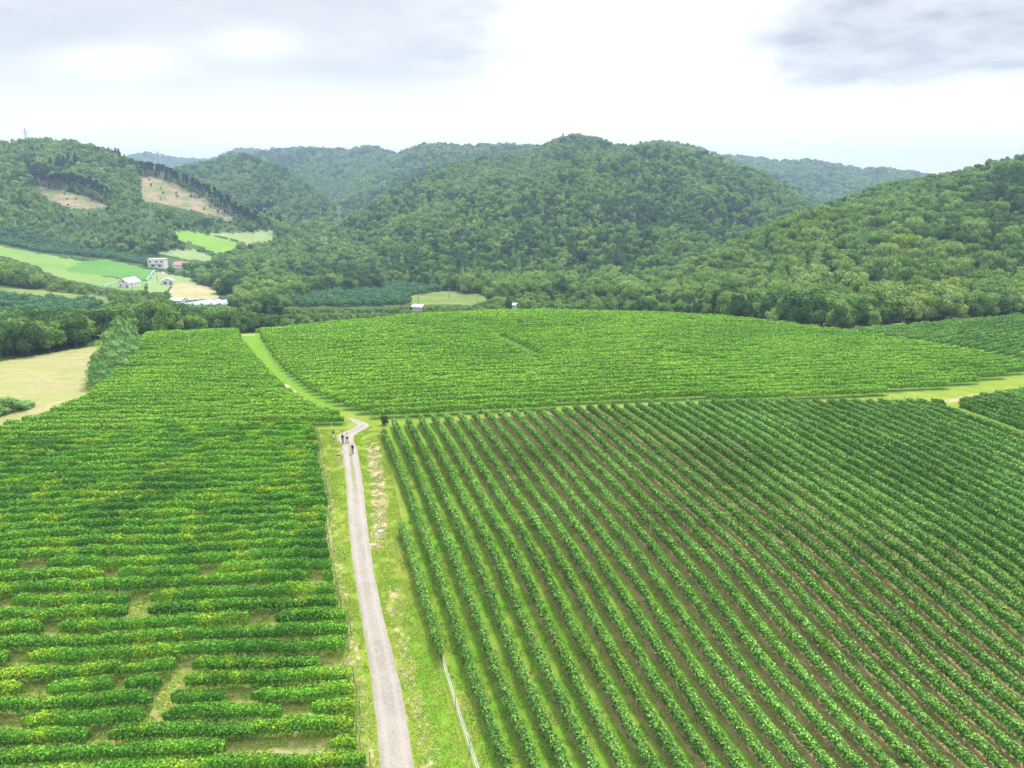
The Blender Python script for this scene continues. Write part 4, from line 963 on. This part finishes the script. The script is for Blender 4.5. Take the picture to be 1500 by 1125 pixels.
X, Y, Z = place(268, 393); gable_house((X, Y, Z), R(82), 7, 12.0, 3.0, 2.2, M['white_wall'], M['roof_red'], 'low house with a faded red roof beside the white farmhouse', wins=[(-1.5, 1.6, 1.2, 0.9)])
r = bpy.context.scene.objects
X, Y, Z = place(246, 416.5); gable_house((X, Y, Z), R(20), 7.0, 6.5, 2.6, 1.7, M['roof_grey'], M['roof_grey'], 'small grey shed beside the dirt road', wins=[(-1.2, 1.4, 1.6, 1.2)], name='grey_shed', cat='shed')
def hoop(loc, rz, W, L, H, label):
    r = empty('greenhouse', loc, rz); tag(r, label, 'greenhouse', 'hoop greenhouses behind the tree belt')
    an = np.linspace(0, pi, 13); pr = [(cos(a)*W/2, sin(a)*H) for a in an]; pr = [(W/2, -0.8)]+pr+[(-W/2, -0.8)]
    MB().prism(pr, -L/2, L/2).build('film_cover', M['film'], r)
    for k in range(6):
        y = -L/2+L*k/5; b = MB()
        for (x0, z0), (x1, z1) in zip(pr[1:-2], pr[2:-1]): b.rod((x0*1.01, y, z0*1.01), (x1*1.01, y, z1*1.01), 0.05)
        b.build('hoop', M['wire'], r)
for i, (x, y) in enumerate([(290, 449), (303, 449), (316, 449), (329, 448.5), (341, 448)]):
    X, Y, Z = place(x, y, 460); hoop((X, Y, Z), R(-32), 4.6, 16, 2.9, f'pale hoop greenhouse behind the dark belt, {ordinal(i+1)} of five from the left')
X, Y, Z = place(263, 449, 460); gable_house((X, Y, Z+1.0), R(70), 4.5, 7, 2.6, 1.0, M['white_wall'], M['white_wall'], 'small white shed left of the hoop greenhouses', name='small_shed', cat='shed')
X, Y, Z = place(613, 455.5, 460); gable_house((X, Y, Z), R(75), 3.6, 5, 2.4, 0.8, M['roof_grey'], M['white_wall'], 'small white hut among the orchard scrub', name='orchard_hut', cat='hut')
X, Y, Z = place(751, 455.0, 460); gable_house((X, Y+6, T1(X, Y+6)+CAMZ+0.5), R(80), 2.6, 3.8, 2.0, 0.7, M['white_wall'], M['roof_grey'], 'pale hut just behind the crest of the back field', name='crest_hut', cat='hut')
# turquoise nets along the crops
def net(p, q, label, h=1.3):
    n = 14; x, y = pick(np.linspace(p[0], q[0], n), np.linspace(p[1], q[1], n), 700); z = grid_z(x, y)+CAMZ
    r = empty('net_fence', (x[0], y[0], z[0])); tag(r, label, 'net fence')
    V = []; 
    for k in range(n):
        for dz_ in (0.0, h): V.append((x[k]-x[0], y[k]-y[0], z[k]-z[0]+dz_))
    for k in range(n):
        for dz_ in (0.0, h): V.append((x[k]-x[0]+0.4, y[k]-y[0]+0.3, z[k]-z[0]+dz_))
    f = []
    for k in range(n-1):
        a = 2*k; f += [(a, a+2, a+3, a+1), (a+1, a+3, a+3+2*n, a+1+2*n), (a+2*n, a+1+2*n, a+3+2*n, a+2+2*n)]
    obj('netting', mesh_np('netting', V, np.array(f), [M['net']]), r)
    for k in range(0, n, 2): MB().rod((x[k]-x[0], y[k]-y[0]-0.05, z[k]-z[0]-0.2), (x[k]-x[0], y[k]-y[0]-0.05, z[k]-z[0]+h+0.3), 0.05).build('post', M['post'], r)
net((226, 397), (214, 412), 'turquoise net along the corn field edge by the dirt yard')
net((150, 420), (172, 414), 'turquoise net across the crop field beside the white gabled shed', 1.0)
# ------------------------------------------------------------------ power line towers
def pylon(loc, H, label, rz=0):
    r = empty('pylon', loc, rz); tag(r, label, 'pylon', 'lattice pylons on the hills'); b = MB(); w0 = H*0.13; w1 = H*0.028; t = H*0.0075
    lv = [0, .16, .31, .45, .58, .70, .81, .91, 1.0]
    def c(l, i): w = (w0+(w1-w0)*min(l/0.7, 1)); sx, sy = ((-1,-1),(1,-1),(1,1),(-1,1))[i]; return (sx*w/2, sy*w/2, l*H)
    for a, bb in zip(lv, lv[1:]):
        for i in range(4):
            b.rod(c(a, i), c(bb, i), t*1.2, seg=5); b.rod(c(a, i), c(bb, (i+1) % 4), t*0.7, seg=4); b.rod(c(bb, i), c(a, (i+1) % 4), t*0.7, seg=4); b.rod(c(bb, i), c(bb, (i+1) % 4), t*0.7, seg=4)
    b.build('lattice', M['wire'], r)
    for l, wd in ((0.66, 0.17), (0.78, 0.145), (0.90, 0.12)):
        a = MB()
        for s in (-1, 1):
            tip = (s*H*wd, 0, l*H+0.2)
            for y in (-1, 1): a.rod((s*w1/2, y*w1/2, l*H), tip, t, seg=4); a.rod((s*w1/2, y*w1/2, l*H+H*0.045), tip, t*0.8, seg=4)
        ar = a.build('crossarm', M['wire'], r)
        for s in (-1, 1): MB().rod((s*H*wd, 0, l*H+0.2), (s*H*wd, 0, l*H-H*0.05), t*1.3, t*0.9, 6).build('insulator', M['film'], ar)
for x, y, D, H, lab in [(234, 247, 835, 31, 'tall lattice pylon on the ridge above the large clearing'), (40, 213, 870, 21, 'lattice pylon poking over the trees of the highest part of the clearing hill'), (497, 326, 900, 26, 'lattice pylon in the gap between the spur and the central hill')]:
    X, Y, _ = ray(x, y, D); pylon((X, Y, T1(X, Y)+CAMZ), H, lab, R(25))
# ------------------------------------------------------------------ utility poles
def upole(x, y, H, label, ymax=620, off=0):
    X, Y, Z = place(x, y, ymax); r = empty('utility_pole', (X, Y, Z), R(20)); tag(r, label, 'utility pole', 'utility poles of the valley')
    MB().rod((0, 0, -0.5), (0, 0, H), 0.20, 0.13, 8).build('shaft', M['post'], r)
    MB().box((0, 0, H-0.7), (1.8, 0.12, 0.14)).build('crossarm', M['wire'], r)
    for s in (-0.8, 0, 0.8): MB().rod((s, 0, H-0.63), (s, 0, H-0.38), 0.06, 0.04, 6).build('insulator', M['white_wall'], r)
for x, y, H, lab in [(632, 428, 8, 'pale utility pole below the central hill, left one of the two tall ones'), (675, 431, 8.5, 'pale utility pole below the central hill, right one of the two tall ones'), (658, 437, 6, 'utility pole in front of the terraced field between the two tall ones'),
                     (699, 446, 6, 'utility pole at the edge of the scrub right of the terraced field'), (713, 444, 6.5, 'utility pole beside the yellow bushes near the dark upright tree'), (613, 450, 7, 'thin utility pole behind the small white hut'),
                     (346, 385, 9, 'utility pole at the foot of the central hill near the bright meadow'), (231, 414, 9, 'utility pole in the farm yard below the farmhouse'), (195, 431, 8, 'utility pole in front of the white gabled shed'),
                     (165, 437, 8, 'utility pole in the rough pasture left of the gabled shed'), (858, 446, 8, 'utility pole in the wood edge behind the middle of the back field'), (221, 408, 6, 'low pole at the end of the turquoise net')]: upole(x, y, H, lab)
# ------------------------------------------------------------------ small things by the track
X, Y, Z = place(486.7, 634.5); r = empty('marker_pole', (X, Y, Z)); tag(r, 'thin white marker pole in the grass beside the person in black and white', 'pole')
MB().rod((0, 0, -0.2), (0, 0, 2.0), 0.035, 0.03, 8).build('pole', M['white_wall'], r); MB().rod((0, 0, 2.0), (0, 0, 2.06), 0.06, 0.045, 8).build('cap', M['white_wall'], r)
def stone(x, y, s, m_, label, flat=0.5):
    X, Y, Z = place(x, y); bm = bmesh.new(); bmesh.ops.create_icosphere(bm, subdivisions=3, radius=1)
    for v in bm.verts:
        n = float(fbm(v.co.x*1.3+x, v.co.y*1.3+v.co.z*1.7+y, 3, 3)); v.co = v.co*(0.65+0.7*n); v.co.x *= s*1.3; v.co.y *= s*0.8; v.co.z *= s*flat
    me = bpy.data.meshes.new('stone'); bm.to_mesh(me); bm.free(); me.materials.append(m_); o = obj('stone', me, loc=(X, Y, Z+s*flat*0.3)); tag(o, label, 'stone')
M['stone_d'] = plain('dark stone', (0.07, 0.06, 0.06), 0.9); M['stone_p'] = plain('pale stone', (0.62, 0.60, 0.57), 0.9)
stone(496.3, 667.4, 0.28, M['stone_d'], 'small dark rock on the grass left of the track below the walkers')
stone(557, 779, 0.35, M['stone_p'], 'pale rock at the end of the dry earth strip')
stone(488.6, 647, 0.13, M['stone_d'], 'tiny dark clod on the bare earth below the person by the pole')
# bare trellis that continues the short outer row
xa, ya = pick([645, 690], [975, 1135]); n = 24; o0 = offR-RS
aa = np.linspace(z1-0.3, z1-26, n); X = nR[0]*o0+dR[0]*aa; Y = nR[1]*o0+dR[1]*aa; Zg = grid_z(X, Y)+CAMZ
r = empty('bare_trellis', (X[0], Y[0], Zg[0])); tag(r, 'leafless trellis with pale wires continuing the short outer vine row', 'trellis')
P = np.stack([X-X[0], Y-Y[0], Zg-Zg[0]], 1)
for k in range(0, n, 5): MB().rod(P[k]+[0, 0, -0.2], P[k]+[0, 0, 1.75], 0.045, 0.04, 7).build('post', M['post'], r)
for hgt, rad in ((0.75, 0.02), (1.25, 0.015), (1.6, 0.015)):
    b = MB()
    for k in range(n-1): b.rod(P[k]+[0, 0, hgt], P[k+1]+[0, 0, hgt], rad, seg=6)
    b.build('wire', M['roof_grey'], r)
b = MB()
for k in range(n-1): b.rod(P[k]+[0.03, 0, 0.52], P[k+1]+[0.03, 0, 0.52], 0.045, seg=8)
b.build('furled_net', M['wire'], r)
# loose stakes and prunings at the row ends left of the track
def stick(p, q, label):
    xs, ys = pick([p[0], q[0]], [p[1], q[1]]); zs = grid_z(xs, ys)+CAMZ; b = MB(); o = np.array([xs[0], ys[0], zs[0]])
    n = 5; pts = [np.array([xs[0]+(xs[1]-xs[0])*t, ys[0]+(ys[1]-ys[0])*t, zs[0]+(zs[1]-zs[0])*t+0.08+0.05*sin(t*5)])-o for t in np.linspace(0, 1, n)]
    for a, c in zip(pts, pts[1:]): b.rod(a, c, 0.04, 0.035, 6)
    b.rod(pts[2], pts[2]+np.array([0.25, 0.15, 0.12]), 0.025, 0.01, 5)
    ob = b.build('stake', M['post'], None, tuple(o)); tag(ob, label, 'stake')
stick((502, 980), (514, 962), 'longer pale stake lying across the grass at the row ends')
stick((512, 994), (518, 984), 'shorter pale stake lying below the longer one at the row ends')
# ------------------------------------------------------------------ people
SK = plain('skin', (0.45, 0.28, 0.20), 0.6); HA = plain('black hair', (0.012, 0.01, 0.01), 0.6)
def cloth(name, c): return plain(name, c, 0.85, 0.1, 0.1, 6)
CB, CW, CN, CG = cloth('black cloth', (0.015, 0.015, 0.018)), cloth('white cloth', (0.75, 0.75, 0.76)), cloth('navy cloth', (0.02, 0.022, 0.09)), cloth('grey cloth', (0.16, 0.16, 0.19))
def skin_mesh(name, verts, edges, rad, mat_, parent, root=0, sub=1):
    me = bpy.data.meshes.new(name); me.from_pydata(verts, edges, []); o = obj(name, me, parent)
    md = o.modifiers.new('skin', 'SKIN'); sv = me.skin_vertices[0].data if me.skin_vertices else None
    if sv is None:
        bm = bmesh.new(); bm.from_mesh(me); bm.verts.layers.skin.verify(); bm.to_mesh(me); bm.free(); sv = me.skin_vertices[0].data
    for i, r_ in enumerate(rad): sv[i].radius = (r_, r_) if not isinstance(r_, tuple) else r_; sv[i].use_root = (i == root)
    o.modifiers.new('smooth', 'SUBSURF').levels = sub; o.modifiers[-1].render_levels = sub
    me.materials.append(mat_); return o
def person(loc, rz, H, top, bottom, label, stride=0.18, bottom_short=False, bag=None):
    s = H/1.72; r = empty('person', loc, rz); r.scale = (s, s, s); tag(r, label, 'person', None)
    st = stride
    J = dict(pel=(0, 0, .93), wa=(0, 0, 1.08), ch=(0, .01, 1.28), nk=(0, 0, 1.44), n2=(0, 0, 1.50), hd=(0, -.01, 1.60), ht=(0, 0, 1.68),
             hL=(.10, 0, .90), kL=(.11, -st*0.6, .50), aL=(.11, -st, .09), tL=(.12, -st-.13, .04), hR=(-.10, 0, .90), kR=(-.11, st*0.3, .49), aR=(-.11, st, .10), tR=(-.12, st-.12, .04),
             sL=(.19, 0, 1.40), eL=(.25, .03, 1.13), wL=(.27, -.09, .89), fL=(.275, -.12, .80), sR=(-.19, 0, 1.40), eR=(-.25, -.02, 1.13), wR=(-.27, -.12, .91), fR=(-.275, -.16, .82))
    kk = list(J); E = [('pel','wa'),('wa','ch'),('ch','nk'),('nk','n2'),('n2','hd'),('hd','ht'),('pel','hL'),('hL','kL'),('kL','aL'),('aL','tL'),('pel','hR'),('hR','kR'),('kR','aR'),('aR','tR'),
                       ('nk','sL'),('sL','eL'),('eL','wL'),('wL','fL'),('nk','sR'),('sR','eR'),('eR','wR'),('wR','fR')]
    rad = dict(pel=.13, wa=.115, ch=.13, nk=.065, n2=.055, hd=.098, ht=.085, hL=.085, kL=.055, aL=.038, tL=.035, hR=.085, kR=.055, aR=.038, tR=.035, sL=.055, eL=.040, wL=.028, fL=.026, sR=.055, eR=.040, wR=.028, fR=.026)
    skin_mesh('body', [J[k] for k in kk], [(kk.index(a), kk.index(b)) for a, b in E], [rad[k] for k in kk], SK, r)
    tk = ['pel', 'wa', 'ch', 'nk', 'sL', 'eL', 'sR', 'eR']; te = [('pel','wa'),('wa','ch'),('ch','nk'),('nk','sL'),('sL','eL'),('nk','sR'),('sR','eR')]
    skin_mesh('shirt', [J[k] for k in tk], [(tk.index(a), tk.index(b)) for a, b in te], [.165, .155, .165, .085, .085, .065, .085, .065], top, r)
    bk = ['pel', 'hL', 'kL', 'hR', 'kR'] + ([] if bottom_short else ['aL', 'aR']); be = [('pel','hL'),('hL','kL'),('pel','hR'),('hR','kR')] + ([] if bottom_short else [('kL','aL'),('kR','aR')])
    skin_mesh('trousers' if not bottom_short else 'shorts', [J[k] for k in bk], [(bk.index(a), bk.index(b)) for a, b in be], [.155, .112, .082, .112, .082, .062, .062][:len(bk)], bottom, r)
    hm = MB(); bmesh.ops.create_uvsphere(hm.bm, u_segments=14, v_segments=10, radius=.118)
    for v in hm.bm.verts:
        v.co.z = v.co.z*1.0+1.655; v.co.y = v.co.y*1.05+.02
    bmesh.ops.delete(hm.bm, geom=[v for v in hm.bm.verts if v.co.z < 1.58 or (v.co.y < -.06 and v.co.z < 1.66)], context='VERTS'); hm.build('hair', HA, r)
    fc = MB(); fc.rod((0, -.105, 1.60), (0, -.135, 1.585), .018, .012, 5); fc.build('nose', SK, r)
    for sx in (-.035, .035): MB().box((sx, -.105, 1.625), (.022, .02, .014)).build('eye', HA, r)
    MB().box((0, -.10, 1.553), (.045, .02, .010)).build('mouth', cloth('lip', (0.30, 0.10, 0.09)), r)
    for sx in (-1, 1):
        kx = 'L' if sx > 0 else 'R'; w_ = np.array(J['f'+kx])
        for q in range(4):
            L_ = (.055, .066, .070, .062)[q]; off = np.array([0, (q-1.5)*.017, -.01]); MB().rod(w_+off, w_+off+[-.006*sx, -.012, -L_], .009, .007, 5).build('finger', SK, r)
        MB().rod(w_+[0, -.03, .02], w_+[-.01*sx, -.055, -.035], .010, .008, 5).build('thumb', SK, r)
        t_ = np.array(J['t'+kx]); MB().box((t_[0], t_[1]+.04, .045), (.10, .27, .085)).build('shoe', CB, r)
    if bag is not None: MB().box((0.02, .20, 1.22), (.30, .16, .42)).build('backpack', bag, r)
    return r
for x, y, rz, H, top, bot, lab, kw in [
    (488.8, 643.5, R(120), 1.68, CB, CW, 'person in a black top and white trousers standing by the marker pole', dict(stride=0.05)),
    (502.3, 650.0, R(175), 1.72, CB, CG, 'person in a black top and grey trousers on the track beside the one in white', dict(stride=0.14)),
    (509.0, 648.2, R(200), 1.72, CW, CB, 'person in a white shirt and black shorts striding on the track', dict(stride=0.28, bottom_short=True)),
    (516.8, 664.5, R(0), 1.68, CN, CG, 'person in a navy top with pale bag, walking apart from the others', dict(stride=0.12, bag=CW))]:
    X, Y, Z = place(x, y); person((X, Y, Z+0.04), rz, H, top, bot, lab, **kw)
# ------------------------------------------------------------------ grass of the verges and gaps
gr = np.random.default_rng(5)
M['grass'] = foliage('grass tufts', (0.22, 0.40, 0.035), (0.32, 0.46, 0.05), (0.44, 0.50, 0.10), pos_scale=0.5, lime=(0.55, 0.48, 0.22), lime_lo=0.56, lime_hi=0.70, use_obj=False, isl=0.9, lime_scale=0.45)
def tufts(name, poly, n, size, label, avoid=None):
    wp = np.array(wpoly(poly)); x0, y0 = wp.min(0); x1, y1 = wp.max(0); X = gr.uniform(x0, x1, n); Y = gr.uniform(y0, y1, n)
    k = inpoly(X, Y, wp)
    if avoid is not None: k &= ~inpoly(X, Y, avoid)
    k &= fbm(X/1.1, Y/1.1, 61, 3) > 0.30+0.2*gr.random(len(X))
    X, Y = X[k], Y[k]; Z = grid_z(X, Y)+CAMZ+size*0.28
    Nn = gr.normal(size=(len(X), 3))*[0.8, 0.8, 0.45]+[0, 0, 0.85]
    V, q = quads_from(np.stack([X, Y, Z], 1), Nn, size, gr, 0.6)
    o = obj(name, mesh_np(name, V, q, [M['grass']])); o['kind'] = 'stuff'; tag(o, label, 'grass')
trk = list(zip(lx, ly))+list(zip(qx, qy))[::-1]
tufts('grass', [(537,1150),(530,1090),(513,960),(492,852),(481,740),(468,650),(459,630),(515,628),(560,622),(590,770),(640,975),(692,1150)], 420000, 0.13, 'yellow-green grass tufts of the verges on both sides of the track', trk)
tufts('grass', [(-60,1160),(-60,700),(0,660),(459,632),(470,690),(482,805),(507,905),(522,1011),(540,1160)], 330000, 0.20, 'weeds and tufts between the rows of the patchy field')
def lane_tufts(n):
    k_ = gr.integers(0, 34, n); off = offR+(k_+gr.beta(1.6, 1.6, n))*RS-RS; a = gr.uniform(40, 150, n)
    X = nR[0]*off+dR[0]*a; Y = nR[1]*off+dR[1]*a; Z = grid_z(X, Y); px, py, dd = proj(X, Y, Z)
    k = inpoly(X, Y, WP['right']) & (px < 1560) & (py < 1160) & (px > 500) & (dd < 125) & (fbm(X/0.9, Y/0.9, 71, 3) > 0.36+0.22*gr.random(n))
    X, Y, Z = X[k], Y[k], Z[k]+CAMZ+0.03
    V, q = quads_from(np.stack([X, Y, Z], 1), gr.normal(size=(len(X), 3))*[0.8, 0.8, 0.45]+[0, 0, 0.9], 0.15, gr, 0.6)
    o = obj('grass', mesh_np('grass', V, q, [M['lane_grass']])); o['kind'] = 'stuff'; tag(o, 'mown grass and straw in the lanes between the striped rows', 'grass')
M['lane_grass'] = foliage('lane grass', (0.15, 0.33, 0.025), (0.22, 0.38, 0.035), (0.32, 0.38, 0.07), pos_scale=0.4, lime=(0.40, 0.30, 0.15), lime_lo=0.54, lime_hi=0.68, use_obj=False, isl=1.1, lime_scale=0.35)
lane_tufts(900000)
# ------------------------------------------------------------------ haze over the valley
mh = bpy.data.materials.new('valley air'); mh.use_nodes = True; N = NT(mh.node_tree)
pv = N.n('ShaderNodeVolumePrincipled', i={'Color': (0.52, 0.73, 1.0, 1), 'Density': 0.00023, 'Anisotropy': 0.0}); N.n('ShaderNodeOutputMaterial', i={'Volume': pv.outputs[0]})
zmin = float(gZ.min())+CAMZ-2; zmax = float(gZ.max())+CAMZ+24
hb = MB(); hb.box((0, 1690, (zmin+zmax)/2), (9000, 3700, zmax-zmin)); ho = hb.build('haze', mh); ho['kind'] = 'stuff'; tag(ho, 'thin pale summer haze filling the valley', 'haze')
print('objects', len(sc.objects))
